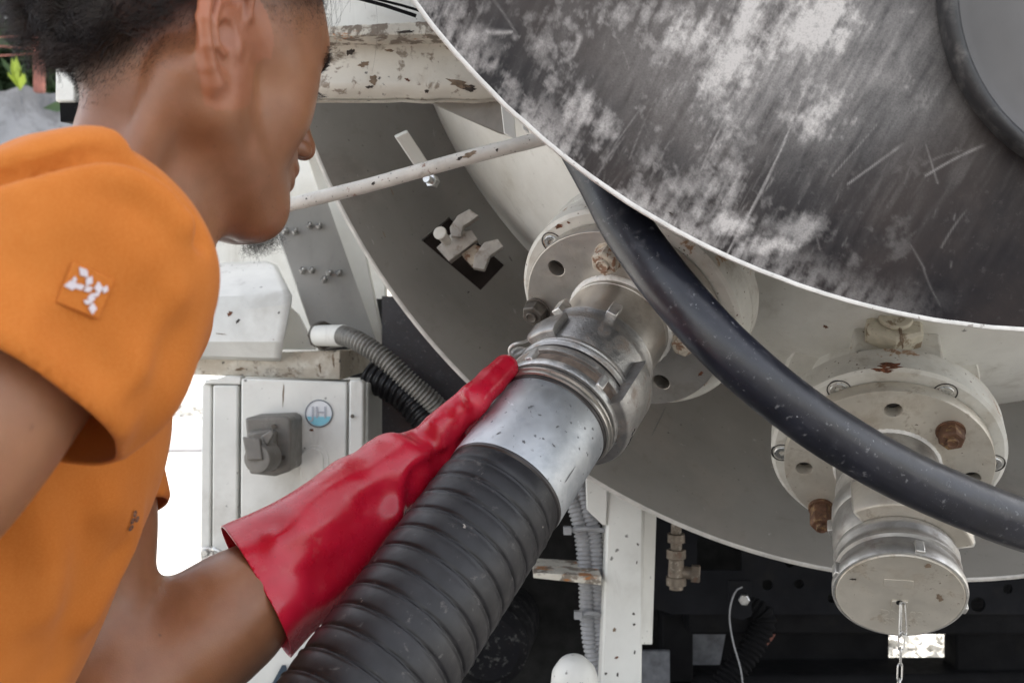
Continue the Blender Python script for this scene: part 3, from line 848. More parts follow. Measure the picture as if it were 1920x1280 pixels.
mk('chassis_dark_sheet', prism_px([(600, 560, 2.15), (2500, 560, 2.15), (2500, 1165, 2.15), (1240, 1165, 2.15), (1240, 1500, 2.15), (600, 1500, 2.15)], .05), M['void'], truck, smooth=False)  # black sheet added as the darkness under the truck
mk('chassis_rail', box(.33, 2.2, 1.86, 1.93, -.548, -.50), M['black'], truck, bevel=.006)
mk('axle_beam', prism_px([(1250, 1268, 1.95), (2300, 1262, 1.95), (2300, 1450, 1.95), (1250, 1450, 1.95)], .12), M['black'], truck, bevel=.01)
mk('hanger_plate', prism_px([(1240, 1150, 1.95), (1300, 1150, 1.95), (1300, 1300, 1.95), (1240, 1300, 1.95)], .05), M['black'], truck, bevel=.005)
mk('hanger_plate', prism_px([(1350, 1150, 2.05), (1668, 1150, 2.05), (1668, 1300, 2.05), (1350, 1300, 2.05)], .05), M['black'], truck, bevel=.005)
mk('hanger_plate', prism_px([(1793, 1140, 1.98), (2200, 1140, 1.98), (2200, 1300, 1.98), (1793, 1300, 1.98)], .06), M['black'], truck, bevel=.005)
mk('splash_guard', prism_px([(1298, 1160, 2.02), (1366, 1160, 2.02), (1340, 1300, 2.02), (1298, 1300, 2.02)], .01), surface('dusty_grey_guard', (.13, .135, .15), .8, var=.3, vscale=40), truck)
mk('splash_guard', prism_px([(1204, 1220, 1.9), (1256, 1220, 1.9), (1256, 1330, 1.9), (1204, 1330, 1.9)], .01), bpy.data.materials['dusty_grey_guard'], truck)
mk('bracket', prism_px([(1366, 1088, 1.78), (1408, 1088, 1.78), (1410, 1155, 1.78), (1392, 1162, 1.78), (1368, 1155, 1.78)], .006), M['chassis'], truck, bevel=.001)
mk('bracket_bolt', xf(hexprism(.010, 0, .012), frame(P(1396, 1122, 1.77), (-.3, -1, 0))), M['zinc'], truck)
mk('end_knob', xf(lathe([(.045, 0), (.043, .012), (.036, .022), (.02, .03), (0, .033), (-.1, .033)], 40), frame(P(1078, 1282, 1.35), (-.1, -.5, .8))), M['white'], truck, angle=60)
def dark_drum():
    return xf(lathe([(.0, 0), (.0, .055), (-.02, .07), (-.3, .07)], 60), frame(P(915, 1215, 1.75), (-.1, -1, .1)))
M['drum'] = surface('splashed_dark_drum', (.012, .012, .014), .8, spec=.1, layers=[(('noise', 60, .54, .66), (.12, .12, .115), .7)])
mk('air_tank', dark_drum(), M['drum'], truck)
mk('side_void', prism_px([(700, 560, 2.05), (1160, 560, 2.05), (1160, 1480, 2.05), (660, 1480, 2.05), (660, 720, 2.05)], .05), M['void'], truck, smooth=False)  # second black sheet added as underbody darkness
mk('black_skirt', prism_px([(716, 555, 1.72), (1000, 555, 1.72), (1000, 860, 1.72), (716, 860, 1.72)], .01), M['rubber_smooth'], truck)

# left side: body panels, mudguard sheet, studded plate
mk('body_panel', prism_px([(300, 190, 2.3), (724, 190, 2.3), (724, 664, 2.3), (300, 664, 2.3)], .03), M['tank'], truck, bevel=.004)
mk('side_strip', prism_px([(560, 250, 1.78), (640, 250, 1.78), (722, 652, 1.78), (690, 652, 1.78)], .02), M['white'], truck, bevel=.003)
st = mk('stud_plate', prism_px([(498, 372, 1.66), (610, 366, 1.70), (706, 640, 1.70), (598, 656, 1.66)], .006), surface('brushed_grey_plate', (.40, .395, .38), .5, metal=.3, var=.1, vscale=8, layers=[(('noise', 12, .5, .7, (1, 1, .3)), (.27, .26, .25), .6), (('spots', 70, .05, .5), DARKG, .6)]), truck, bevel=.001)
pm = [P(498, 372, 1.66), P(610, 366, 1.70), P(598, 656, 1.66)]
pn = (pm[1] - pm[0]).cross(pm[2] - pm[0]).normalized()
if pn.y > 0: pn = -pn
for (u, v) in ((534, 434), (553, 434), (580, 423), (598, 424), (567, 507), (584, 507), (617, 512), (635, 512), (607, 524)):
    # on the plate's own plane
    r = P(u, v, 1.0); t = pm[0].dot(pn) / r.dot(pn); c = r * t
    mk('stud', xf(join(hexprism(.0062, -.002, .005), disc_cyl(.0033, .005, .018, 14, .0008)), frame(c, pn)), M['zinc'], st)
def fender():
    # bent sheet: upper flat, crease, lower face that rolls under
    rows = [((376, 497), (500, 492), 1.78), ((350, 500), (520, 500), 1.76), ((300, 560), (548, 556), 1.62), ((300, 600), (546, 572), 1.60), ((300, 640), (532, 640), 1.585), ((300, 662), (528, 668), 1.60), ((300, 668), (526, 674), 1.63), ((300, 666), (524, 672), 1.70)]
    V, F = [], []; n = 14
    for (l, r, d) in rows:
        for i in range(n + 1):
            t = i / n; V.append(P(l[0] + (r[0] - l[0]) * t, l[1] + (r[1] - l[1]) * t, d + .004 * math.sin(t * 3)))
    for j in range(len(rows) - 1):
        for i in range(n):
            a = j * (n + 1) + i; F.append((a, a + 1, a + n + 2, a + n + 1))
    return V, F
mk('mudguard_sheet', fender(), M['white'], truck, solid=.003, angle=25)
mk('mudguard_bracket', prism_px([(528, 560, 1.70), (560, 590, 1.70), (592, 655, 1.70), (528, 655, 1.70)], .01), M['white'], truck, bevel=.001)
mk('cross_box', join(prism_px([(300, 668, 1.64), (638, 656, 1.64), (638, 712, 1.64), (300, 700, 1.64)], .10), prism_px([(639, 656, 1.65), (706, 652, 1.80), (706, 690, 1.80), (639, 712, 1.65)], .01)), M['beam'], truck, bevel=.002)
mk('lower_box', prism_px([(380, 1120, 1.62), (740, 1120, 1.62), (740, 1500, 1.62), (380, 1500, 1.62)], .05), M['white'], truck, bevel=.004)
mk('lower_lip', prism_px([(380, 1098, 1.60), (760, 1092, 1.60), (760, 1106, 1.60), (380, 1118, 1.60)], .05), M['white'], truck, bevel=.003)
g = text_geo('.A', .085, .0006, .12)
fm = frame(P(514, 1284, 1.615), (0, -1, 0))
mk('lettering', xf(g, fm), M['blue_ink'], truck, smooth=False)
# unseen box added to keep sun off the man; rails and wheels complete the truck
mk('sun_block_box', box(-.62, 1.75, 1.3, 6.0, 1.25, 1.6), M['white'], truck, bevel=.02)
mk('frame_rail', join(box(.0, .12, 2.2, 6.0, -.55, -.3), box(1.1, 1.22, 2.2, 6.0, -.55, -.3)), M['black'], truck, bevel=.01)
for (x, y) in ((-.15, 4.3), (1.35, 4.3)):
    w = mk('wheel', xf(lathe([(-.12, .28), (-.13, .44), (-.10, .49), (.10, .49), (.13, .44), (.12, .28), (.05, .26)], 48), frame((x, y, -HC + .49), (-1, 0, 0))), M['rubber_rib'], truck)
    mk('rim', xf(lathe([(.05, .26), (.02, .2), (.06, .1), (.06, 0)], 32), frame((x, y, -HC + .49), (-1, 0, 0))), M['white'], w)
    mk('rim', xf(lathe([(.05, .26), (.02, .2), (.06, .1), (.06, 0)], 32), frame((x, y, -HC + .49), (1, 0, 0))), M['white'], w)
# ------------------------------------------------------------------ control cabinet
cab = thing('control_cabinet', P(520, 1080, 1.6), 'white metal control cabinet with a grey socket and a round sticker, under the truck body', 'cabinet')
mk('body', prism_px([(383, 712, 1.62), (690, 718, 1.62), (690, 1118, 1.62), (378, 1118, 1.62)], .22), M['white'], cab, bevel=.003)
dr = mk('door', prism_px([(452, 709, 1.585), (650, 716, 1.585), (646, 1080, 1.585), (450, 1080, 1.585)], .02), M['white'], cab, bevel=.003)
mk('column', prism_px([(399, 722, 1.59), (446, 722, 1.59), (444, 1062, 1.59), (397, 1062, 1.59)], .03), M['white'], cab, bevel=.003)
mk('column', prism_px([(378, 720, 1.60), (396, 720, 1.60), (394, 1062, 1.60), (375, 1062, 1.60)], .03), M['white'], cab, bevel=.003)
mk('column_cap', prism_px([(378, 719, 1.592), (424, 704, 1.592), (452, 706, 1.592), (450, 721, 1.592)], .03), M['white'], cab, bevel=.002)
mk('flange_strip', prism_px([(655, 712, 1.56), (676, 712, 1.56), (682, 718, 1.56), (678, 1080, 1.56), (650, 1080, 1.56)], .03), M['white'], cab, bevel=.003)
mk('screw', xf(disc_cyl(.003, 0, .002, 14), frame(P(661, 780, 1.556), (0, -1, 0))), M['dark_bolt'], cab)
# recessed oval handle plate, proud of the door
def oval(u0, u1, v0, v1, d, th):
    pts = []
    r = (u1 - u0) / 2; uc = (u0 + u1) / 2
    for k in range(25):
        a = math.pi * k / 24; pts.append((uc - r * math.cos(a), v0 + r - r * math.sin(a)))
    pts += [(u1, v1), (u0, v1)]
    return prism_px(pts, th, d)
mk('grip_recess', oval(563, 616, 834, 960, 1.582, .012), M['white'], dr, bevel=.0012)
mk('grip_panel', oval(563, 606, 840, 960, 1.578, .012), M['white'], dr, bevel=.0012)
stk = mk('sticker', xf(disc_cyl(.0222, 0, .0006, 48), frame(P(598, 775, 1.5845), (0, -1, 0))), surface('white_sticker', (.78, .80, .83), .4, var=.03), dr)
def sector(r, f, s):
    pts = [(r * math.cos(a), r * math.sin(a)) for a in np.linspace(math.pi + .25, 2 * math.pi - .25, 24)]
    V = [(x, y, s) for x, y in pts]; return V, [tuple(range(len(V)))]
sm = frame(P(598, 775, 1.5833), (0, -1, 0))
pb = surface('sky_blue_print', (.25, .60, .72), .5); pr = surface('faint_pink_print', (.72, .45, .48), .5); pg = surface('grey_print', (.45, .47, .52), .5)
M['navy'] = surface('dark_ring_print', (.12, .14, .17), .5)
mk('sticker_print', xf(sector(.0195, 0, .0008), sm), pb, dr, smooth=False)
mk('sticker_print', xf(join(lathe([(.0004, .0205), (.0010, .0212), (.0004, .0222)], 48)), sm), M['navy'], dr)
mk('sticker_print', xf(text_geo('JH', .027, .0003), sm @ Matrix.Translation((0, .001, .0013))), pg, dr, smooth=False)
if False: mk('sticker_print', xf(join(*[xf(box(-.0045, .0045, -.0011, .0011, 0, .0003), Matrix.Translation((x, y, .0010))) for x, y in ((-.012, .0045), (.012, .005), (-.008, .011), (.009, .011))]), sm), pr, dr, smooth=False)
# grey socket box with hinged lid
so = mk('socket', prism_px([(459, 783, 1.50), (534, 780, 1.50), (545, 786, 1.50), (545, 883, 1.50), (515, 893, 1.50), (467, 888, 1.50)], .085), M['socket'], cab, bevel=.004, segs=3)
mk('socket_lid', prism_px([(462, 812, 1.465), (500, 808, 1.465), (516, 812, 1.47), (516, 885, 1.47), (480, 886, 1.465), (462, 870, 1.465)], .04), M['socket'], so, bevel=.004, segs=3)
mk('socket_cap', xf(lathe([(-.02, .022), (.010, .022), (.014, .020), (.016, .011), (.012, 0)], 40), frame(P(490, 858, 1.452), (-.25, -1, 0))), M['socket'], so, angle=40)
mk('socket_latch', prism_px([(454, 818, 1.435), (487, 822, 1.435), (492, 862, 1.43), (462, 862, 1.43)], .012), M['socket'], so, bevel=.002)
mk('latch_clip', prism_px([(488, 818, 1.445), (508, 806, 1.445), (514, 812, 1.445), (500, 836, 1.445)], .01), M['socket'], so, bevel=.002)
for (u, v) in ((514, 799), (531, 857)): mk('screw', xf(disc_cyl(.0035, 0, .004, 14), frame(P(u, v, 1.497), (0, -1, 0))), M['dark_bolt'], so)
# hinge
hg = mk('hinge', prism_px([(376, 1026, 1.585), (398, 1026, 1.585), (398, 1066, 1.585), (376, 1066, 1.585)], .01), M['cast'], cab, bevel=.0015)
for v in (1036, 1056): mk('screw', xf(disc_cyl(.006, 0, .005, 20, .001), frame(P(384, v, 1.583), (0, -1, 0))), M['zinc'], hg)
mk('pull_handle', tube(catmull([P(396, 1030, 1.575), P(404, 1030, 1.56), P(428, 1044, 1.56), P(428, 1060, 1.56), P(400, 1062, 1.575)], 6), .0032, 10), M['zinc'], cab)

# ------------------------------------------------------------------ flexible conduits
def corr(pts, r, pitch, depth, n=18):
    p = resample(pts, pitch / 4)
    return tube(p, lambda i, s, a: r + (depth if i % 4 in (1, 2) else -depth), n)
c1 = thing('flexible_conduit', P(620, 630, 1.55), 'grey corrugated conduit with a white collar running from the studded plate', 'conduit')
mk('hose', corr(catmull([P(640, 628, 1.58), P(672, 640, 1.555), P(720, 672, 1.54), P(770, 718, 1.54), P(820, 762, 1.55), P(880, 830, 1.58)], 12), .0145, .0062, .0018, 20), M['conduit_dark'], c1, angle=80)
mk('collar', xf(lathe([(-.030, .017), (.024, .0175), (.026, .0165), (.026, 0)], 32), frame(P(622, 629, 1.60), P(650, 629, 1.585) - P(622, 629, 1.60))), M['white'], c1)
mk('gland', xf(lathe([(0, 0), (0, .023), (.014, .023), (.014, .0)], 8), frame(P(600, 628, 1.63), P(622, 629, 1.60) - P(600, 628, 1.63))), M['dark_bolt'], c1)
for (pts, lab) in (([(1062, 905), (1088, 985), (1098, 1070), (1102, 1160), (1112, 1230), (1140, 1330)], 'grey corrugated conduit beside the white post, the lower lying of the tied pair'),
                   ([(1085, 880), (1100, 950), (1115, 1010), (1120, 1080), (1124, 1160), (1130, 1300)], 'grey corrugated conduit of the tied pair, closest to the white post')):
    t = thing('cable_conduit', P(pts[0][0], pts[0][1], 1.52), lab, 'conduit', 'pair of corrugated conduits by the post')
    mk('hose', corr(catmull([P(u, v, 1.53 + .0006 * i) for i, (u, v) in enumerate(pts)], 14), .0112, .0068, .0014, 18), M['pvc'], t, angle=80)
for k, (v, u0, u1, lab) in enumerate(((994, 1066, 1132, 'pale cable tie round the conduit pair above the ledge'), (1152, 1086, 1130, 'pale cable tie round the conduit pair below the ledge'))):
    t = thing('cable_tie', P(u0, v, 1.5), lab, 'cable tie', 'cable ties on the conduits')
    mk('band', tube(catmull([P(u0, v, 1.515), P((u0 + u1) / 2, v - 3, 1.508), P(u1, v, 1.515)], 6), .0036, 10), M['pvc'], t)
    mk('head', xf(box(-.006, .006, -.006, .006, -.006, .006), Matrix.Translation(P(u0 - 2, v, 1.512))), M['pvc'], t, bevel=.001)
mk_o = mk('cable', corr(catmull([P(1400, 1130, 1.86), P(1432, 1160, 1.85), P(1405, 1220, 1.84), P(1350, 1290, 1.82), P(1300, 1360, 1.8)], 12), .022, .010, .002, 16), M['black'])
tag(mk_o, 'dark ribbed cable hanging in the shadow under the truck below the bracket', 'cable')
mk_o = mk('wire', tube(resample(catmull([P(1392, 1100, 1.76), P(1378, 1110, 1.76), P(1368, 1150, 1.76), P(1374, 1200, 1.76), P(1390, 1260, 1.76), P(1396, 1330, 1.76)], 10), .01), .0014, 8), M['pvc'])
tag(mk_o, 'thin pale wire looping down from the small bracket under the truck', 'wire')
mk_o = mk('drain_hose', corr(catmull([P(690, 700, 1.68), P(760, 740, 1.66), P(820, 810, 1.64), P(880, 880, 1.64)], 12), .026, .012, .002, 20), M['rubber_rib'])
tag(mk_o, 'dark ribbed hose half hidden in shadow behind the grey skirt and the red glove', 'hose')
mk_o = mk('cable_loop', tube(resample(catmull([P(1418, 1160, 1.9), P(1440, 1150, 1.9), P(1452, 1180, 1.9), P(1430, 1210, 1.9), P(1412, 1200, 1.9)], 10), .01), .005, 8), M['rusty_post'])
tag(mk_o, 'small reddish cable loop in the dark under the truck beside the ribbed cable', 'cable')

# ------------------------------------------------------------------ outlets
D1 = Vector((-.466, -.664, -.583)); F1 = P(1163, 604, 1.05); M1 = frame(F1, D1)
D2 = Vector((-.22, -.765, -.60)); F2 = P(1663, 876, 1.105); M2 = frame(F2, D2)
def ang(Mx, u, v, s=0.0):
    x, y = on_plane(Mx, u, v, s); return math.atan2(y, x)
def hexbolt(name, Mx, u, v, r, h, mat, par, s=0.0, rim=True, rot=.3, snap=None):
    x, y = on_plane(Mx, u, v, s + h * .5)
    if snap:
        k = snap / math.hypot(x, y); x *= k; y *= k
    T = Mx @ Matrix.Translation((x, y, s))
    g = join(disc_cyl(r * 1.12, 0, h * .15, 32, .0004), hexprism(r, h * .12, h, 6, rot), lathe([(h * .9, r * .50), (h * 1.16, r * .48), (h * 1.2, r * .40), (h * 1.12, r * .3), (h * 1.10, 0)], 20))
    o = mk(name, xf(g, T), mat, par, bevel=.0004, angle=25)
    if False:
        mk('bolt_tip', xf(lathe([(h * .9, r * .52), (h * 1.12, r * .5), (h * 1.16, r * .42), (h * 1.10, r * .3), (h * 1.08, 0)], 24), T), mat, o) if o.parent.type == 'EMPTY' else None
    return o
def socket_bolt(Mx, u, v, s, par):
    x, y = on_plane(Mx, u, v, s)
    T = Mx @ Matrix.Translation((x, y, s))
    o = mk('socket_bolt', xf(join(lathe([(-.003, .0092), (.0012, .0092), (.002, .0085), (.002, .0048)], 28), lathe([(.002, .0048), (-.003, .0046), (-.003, 0)], 6)), T), M['zinc'], par, angle=30)
    mk('bolt_recess', xf(lathe([(-.004, .0), (-.004, .0128), (.0006, .0128), (.0008, .0118), (-.003, .0100)], 36), T), M['groove'], o)
    return o
def claw(Mx, a0, a1, s0, s1, r0, r1, mat, par, name='clamp_claw', n=26, lip=.002):
    prof = [(s0, r0), (s1, r0), (s1, r1), (s1 - .004, r1 + lip), (s0 + .004, r1 + lip), (s0, r1)]
    return mk(name, xf(lathe(prof, n, a0, a1, close=True), Mx), mat, par, bevel=.0011, angle=35)
def lug(Mx, a, s0, s1, r0, r1, w, mat, par):
    T = Mx @ Matrix.Rotation(a, 4, 'Z')
    return mk('lug', xf(box(r0, r1, -w / 2, w / 2, s0, s1), T), mat, par, bevel=.0012)
def outlet(Mx, R, lab, pad, steelmat, holes_px, depth_back, double=True):
    t = thing('discharge_outlet', Mx.translation, lab, 'outlet', 'flanged outlets under the hatch')
    # neck from the tank
    mk('branch_pipe', xf(lathe([(-depth_back, pad + .006), (-.105, pad), (-.054, pad)], 96), Mx), M['tank'], t)
    if double: mk('rear_flange', xf(lathe([(-.078, pad), (-.078, R + .013), (-.0765, R + .015), (-.057, R + .015), (-.0555, R + .0135), (-.0555, .05)], 140, wob=lambda s, r, a: (s, r + .0005 * mnoise.noise(Vector((math.cos(a) * 5, math.sin(a) * 5, s * 60))))), Mx), M['flange_white'], t, angle=35)
    ff = mk('front_flange', xf(lathe([(-.0545, .05), (-.0545, R + .013), (-.053, R + .015), (-.021, R + .015), (-.018, R + .011), (-.018, .05)], 140, wob=lambda s, r, a: (s, r + .0006 * mnoise.noise(Vector((math.cos(a) * 5, math.sin(a) * 5, 4 + s * 60))))), Mx), M['flange_white'], t, angle=35)
    hs = []
    for (u, v) in holes_px:
        x, y = on_plane(Mx, u, v); hs.append((x, y, .0093))
    pl = mk('flange_plate', xf(holed_disc(R, hs + [(0, 0, .045)], -.016, 0.0), Mx), steelmat, t, angle=35)
    mk('gasket', xf(lathe([(-.0182, .05), (-.0182, R - .004), (-.0158, R - .004), (-.0158, .05)], 96), Mx), M['groove'], t)
    return t, ff, pl
holes1 = [(1043, 503), (1240, 716)]
o1, ff1, pl1 = outlet(M1, .11, 'flanged outlet with the ribbed suction hose coupled to it, black hose crossing over', .098, M['steel'], holes1, .26)
hexbolt('flange_bolt', M1, 1137, 488, .0145, .017, M['rust_cream_bolt'], pl1)
hexbolt('flange_bolt', M1, 1003, 587, .0135, .015, M['dark_bolt'], pl1, rot=.1)
hexbolt('flange_bolt', M1, 1280, 648, .0118, .008, M['rust_cream_bolt'], pl1, rot=.6)
socket_bolt(M1, 1036, 455, -.018, ff1)
socket_bolt(M1, 1352, 640, -.018, ff1)
def bead(Mx, r, s, w, par, mat, name='weld_bead'):
    mk(name, xf(lathe([(s - .001, r + w), (s + w * .55, r + w * .9), (s + w, r + w * .3), (s + w * 1.1, r - .001)], 260, wob=lambda ss, rr, a: (ss + .0007 * mnoise.noise(Vector((math.cos(a) * 30, math.sin(a) * 30, 1))), rr + .0009 * mnoise.noise(Vector((math.cos(a) * 45, math.sin(a) * 45, ss * 200))))), Mx), mat, par, angle=70)
bead(M1, .0550, 0, .0042, o1, M['white_edge'])
mk('neck', xf(lathe([(-.01, .0555), (.009, .0555), (.0095, .0549), (.011, .0549), (.0115, .0555), (.058, .0548)], 120), M1), M['steel'], o1, angle=30)
# fixed half of the coupling
mk('coupling_head', xf(lathe([(.056, .0535), (.0565, .0585), (.0585, .0600), (.061, .0600), (.063, .0592), (.070, .0590), (.074, .0602), (.0765, .0602), (.079, .0594), (.106, .0592), (.110, .0575), (.112, .054), (.114, .054)], 120), M1), M['cast'], o1, angle=30)
a_front = ang(M1, 1137, 640)
for (u, v) in ((1137, 620), (1052, 583), (1195, 760)):
    lug(M1, ang(M1, u, v, .058), .046, .064, .055, .0655, .011, M['cast'], o1)
# ------------------------------------------------------------------ suction hose
hose = thing('suction_hose', M1 @ Vector((0, 0, .2)), 'thick black ribbed suction hose with a galvanised ferrule coupled to the outlet', 'hose')
mk('coupling_ring', xf(lathe([(.104, .053), (.104, .0575), (.108, .0592), (.1105, .0592), (.112, .0580), (.114, .0600), (.1165, .0612), (.119, .0606), (.121, .0590), (.124, .0590), (.126, .0612), (.130, .0622), (.134, .0620),
     (.1345, .0580), (.145, .0575), (.1455, .0605), (.150, .0610), (.1525, .0600), (.153, .0570)], 120), M1), M['cast'], hose, angle=30)
mk('seal_groove', xf(lathe([(.151, .0570), (.1520, .0575), (.155, .0575), (.156, .0568)], 96), M1), M['groove'], hose)
mk('retaining_ring', xf(lathe([(.1555, .0565), (.1560, .0590), (.1575, .0600), (.1592, .0596), (.160, .0578), (.161, .0582), (.1625, .0590), (.1642, .0586), (.165, .0566)], 120), M1), M['steel'], hose, angle=50)
mk('seal_groove', xf(lathe([(.1645, .0560), (.1665, .0566), (.1685, .0566), (.1695, .0556)], 96), M1), M['groove'], hose)
mk('ferrule', xf(lathe([(.166, .050), (.1675, .0545), (.1695, .0556), (.20, .0557), (.258, .0560), (.2595, .0556), (.2600, .0545), (.262, .0535)], 160, wob=lambda s, r, a: (s, r + .00025 * mnoise.noise(Vector((math.cos(a) * 4, math.sin(a) * 4, s * 40))))), M1), M['galv'], hose, angle=35)
M['stain'] = surface('brown_stained_cast', (.20, .155, .125), .6, metal=.3, var=.3, vscale=90, bumps=[(300, .4, .0008)])
mk('ring_recess', xf(lathe([(.1350, .0580), (.1352, .0584), (.1446, .0581), (.1448, .0575)], 96), M1), M['stain'], hose)
mk('ring_recess', xf(lathe([(.1212, .0588), (.1215, .0594), (.1236, .0594), (.1240, .0588)], 96), M1), M['groove'], hose)
a_mid = ang(M1, 1090, 700, .12)
for (u, v) in ((1013, 690), (1098, 735), (1130, 805)):
    lug(M1, ang(M1, u, v, .14), .132, .148, .056, .0635, .008, M['cast'], hose)
# claws that lock the two halves
av = lambda u, v, s: ang(M1, u, v, s)
def arcspan(u0, v0, u1, v1, s):
    a, b = av(u0, v0, s), av(u1, v1, s)
    while b - a > math.pi: b -= 2 * math.pi
    while b - a < -math.pi: b += 2 * math.pi
    return a, b
a, b = arcspan(1148, 762, 1140, 868, .125)
cl = claw(M1, min(a, b) - .05, max(a, b) + .45, .086, .148, .056, .0700, M['cast'], hose, n=30)
at_ = ang(M1, 1172, 822, .138)
for i, ch in enumerate('2072'):
    T = M1 @ Matrix.Rotation(at_ + (i - 1.5) * .11, 4, 'Z') @ Matrix.Translation((.0722, 0, .136)) @ Matrix.Rotation(math.pi / 2, 4, 'Y') @ Matrix.Rotation(math.pi / 2, 4, 'Z')
    mk('stamped_digit', xf(text_geo(ch, .0095, .0004), T), M['groove'], cl, smooth=False)
a, b = arcspan(1000, 640, 1120, 742, .085)
claw(M1, min(a, b) + .1, max(a, b) - .1, .077, .1025, .056, .0620, M['cast'], o1, n=40, lip=.0012)
a, b = arcspan(985, 655, 1030, 655, .10)
claw(M1, min(a, b) - .5, min(a, b) + .05, .080, .108, .057, .066, M['cast'], o1, n=20)
# small tie loop on the far side of the coupling
q = M1 @ Vector((0, 0, .11))
mk('clamp_ear', tube(catmull([P(1000, 668, 1.0), P(972, 660, 1.0), P(955, 680, .99), P(962, 705, .985), P(985, 700, .985), P(1003, 680, .99)], 6), .0055, 12), M['cast'], hose)
mk('tie_loop', tube(catmull([P(998, 632, 1.0), P(985, 640, .985), P(965, 645, .98), P(955, 655, .985), P(962, 668, .99), P(985, 655, .995), P(1000, 650, 1.0)], 8), .0016, 8), M['cast_dull'], hose)
mk('clamp_lever', prism_px([(955, 668, .99), (968, 690, .975), (950, 712, .965), (924, 708, .975), (938, 682, .985)], .010), M['cast'], hose, bevel=.0015)
# ribbed hose body: leaves the ferrule along its axis and sags towards the ground
axis = [M1 @ Vector((0, 0, s)) for s in (.250, .30, .36, .42, .48, .54, .60)]
axis += [Vector((-.165, .61, -.46)), Vector((-.04, .55, -.76)), Vector((.18, .4, -1.0)), Vector((.6, .1, -1.18)), Vector((1.2, -.3, -1.19))]
hp_ = resample(catmull(axis, 16), .0012)
RIBP = .0205
def ribr(i, s, a):
    ph = (s / RIBP + a / (2 * math.pi)) % 1.0
    d0 = min(ph, 1 - ph)
    up = .0016 * math.sin(math.pi * ph) ** .8 - .0020 * math.exp(-(d0 / .055) ** 2) + .0015 * math.exp(-((ph - .12) / .045) ** 2)
    f_ = min(1, max(0, (s - .012) / .02))
    return .0540 + .0008 * f_ + up * f_
mk('hose_body', tube(hp_, ribr, 96), M['rubber_rib'], hose, angle=80)
mk('hose_end_lip', xf(lathe([(.2585, .0548), (.2600, .0558), (.2625, .0556), (.264, .054)], 96), M1), M['groove'], hose)

M['stamp'] = surface('grimy_stamping', (.30, .26, .22), .5, metal=.4)
# ------------------------------------------------------------------ capped outlet
holes2 = [(1675, 769), (1508, 878), (1822, 897)]
o2, ff2, pl2 = outlet(M2, .11, 'flanged outlet closed by a round steel cap hanging a chain', .082, M['cream_steel'], holes2, .30, False)
hexbolt('flange_bolt', M2, 1784, 818, .0135, .017, M['rust_bolt'], pl2)
hexbolt('flange_bolt', M2, 1540, 968, .0130, .030, M['rust_bolt'], pl2, rot=.1)
for (u, v) in ((1573, 730), (1772, 736), (1467, 848), (1862, 868)): socket_bolt(M2, u, v, -.018, ff2)
mk('pad_flange', xf(lathe([(-.160, .05), (-.160, .1110), (-.158, .1125), (-.142, .1125), (-.140, .111), (-.140, .05)], 120), M2), M['flange_white'], o2, angle=35)
for (u, v) in ((1548, 617), (1535, 570)):
    x, y = on_plane(M2, u, v, -.140); T = M2 @ Matrix.Translation((x, y, -.140))
    mk('pad_bolt', xf(disc_cyl(.007, 0, .003, 20, .001), T), M['rust_cream_bolt'], o2)
# square boss and hex plug on top of the branch
bx, by = on_plane(M2, 1690, 640, -.12)
upv = M2.to_3x3().inverted() @ Vector((.0, -.35, 1))
ba = math.atan2(upv.y, upv.x)
TB = M2 @ Matrix.Rotation(ba - .02, 4, 'Z')
mk('boss', xf(box(.05, .108, -.046, .046, -.132, -.066), TB), M['flange_white'], o2, bevel=.004, segs=3)
TP = frame(TB @ Vector((.108, .006, -.100)), TB.to_3x3() @ Vector((1, 0, 0)))
mk('hex_plug', xf(join(hexprism(.034, -.002, .020, 6, .35), disc_cyl(.018, .02, .026, 32, .001)), TP), M['plug'], o2, bevel=.0008, angle=20)
bead(M2, .0542, 0, .003, o2, M['white_edge'])
mk('neck', xf(lathe([(-.01, .0545), (.040, .0540), (.0405, .0560), (.062, .0562), (.0625, .0545), (.066, .0545)], 120), M2), M['cast_dull'], o2, angle=30)
mk('coupling_head', xf(lathe([(.062, .0535), (.0625, .0585), (.068, .0600), (.078, .0605), (.086, .0600), (.088, .0588), (.092, .0600), (.100, .0602), (.112, .0605), (.118, .0600), (.122, .0590), (.128, .0560)], 120), M2), M['cast_dull'], o2, angle=30)
for (u, v) in ((1553, 985), (1790, 960)):
    lug(M2, ang(M2, u, v, .07), .066, .082, .056, .067, .010, M['cast_dull'], o2)
M2b = M2 @ Matrix.Translation((0, 0, .010)) @ Matrix.Diagonal((.985, .985, 1, 1))
cap = thing('dust_cap', M2 @ Vector((0, 0, .185)), 'round stained steel cap stamped DN100 SS316 on the outlet coupling', 'cap')
mk('cap_ring', xf(lathe([(.118, .054), (.119, .0590), (.124, .0610), (.128, .0608), (.131, .0590), (.136, .0592), (.139, .0612), (.142, .0612), (.1445, .0592), (.152, .0598), (.156, .0628), (.160, .0636), (.165, .0636), (.168, .0628), (.1685, .0608), (.166, .0595)], 140), M2b), M['cast_dull'], cap, angle=35)
mk('cap_groove', xf(lathe([(.1655, .0612), (.1660, .060), (.1655, .0590)], 96), M2b), M['groove'], cap)
def capface():
    return lathe([(.160, .0605), (.168, .0603), (.1695, .0592), (.1692, .0572), (.1688, .0560), (.1688, 0)], 120)
cf_ = mk('cap_face', xf(capface(), M2b), M['cream_steel'], cap, angle=25)
def face_T(u, v, s=.1688):
    x, y = on_plane(M2b, u, v, s); return M2b @ Matrix.Translation((x, y, s))
mk('nameplate', xf(box(-.0135, .0135, -.0052, .0052, -.001, .0006), face_T(1685, 1093)), M['cream_steel'], cf_, bevel=.0003)
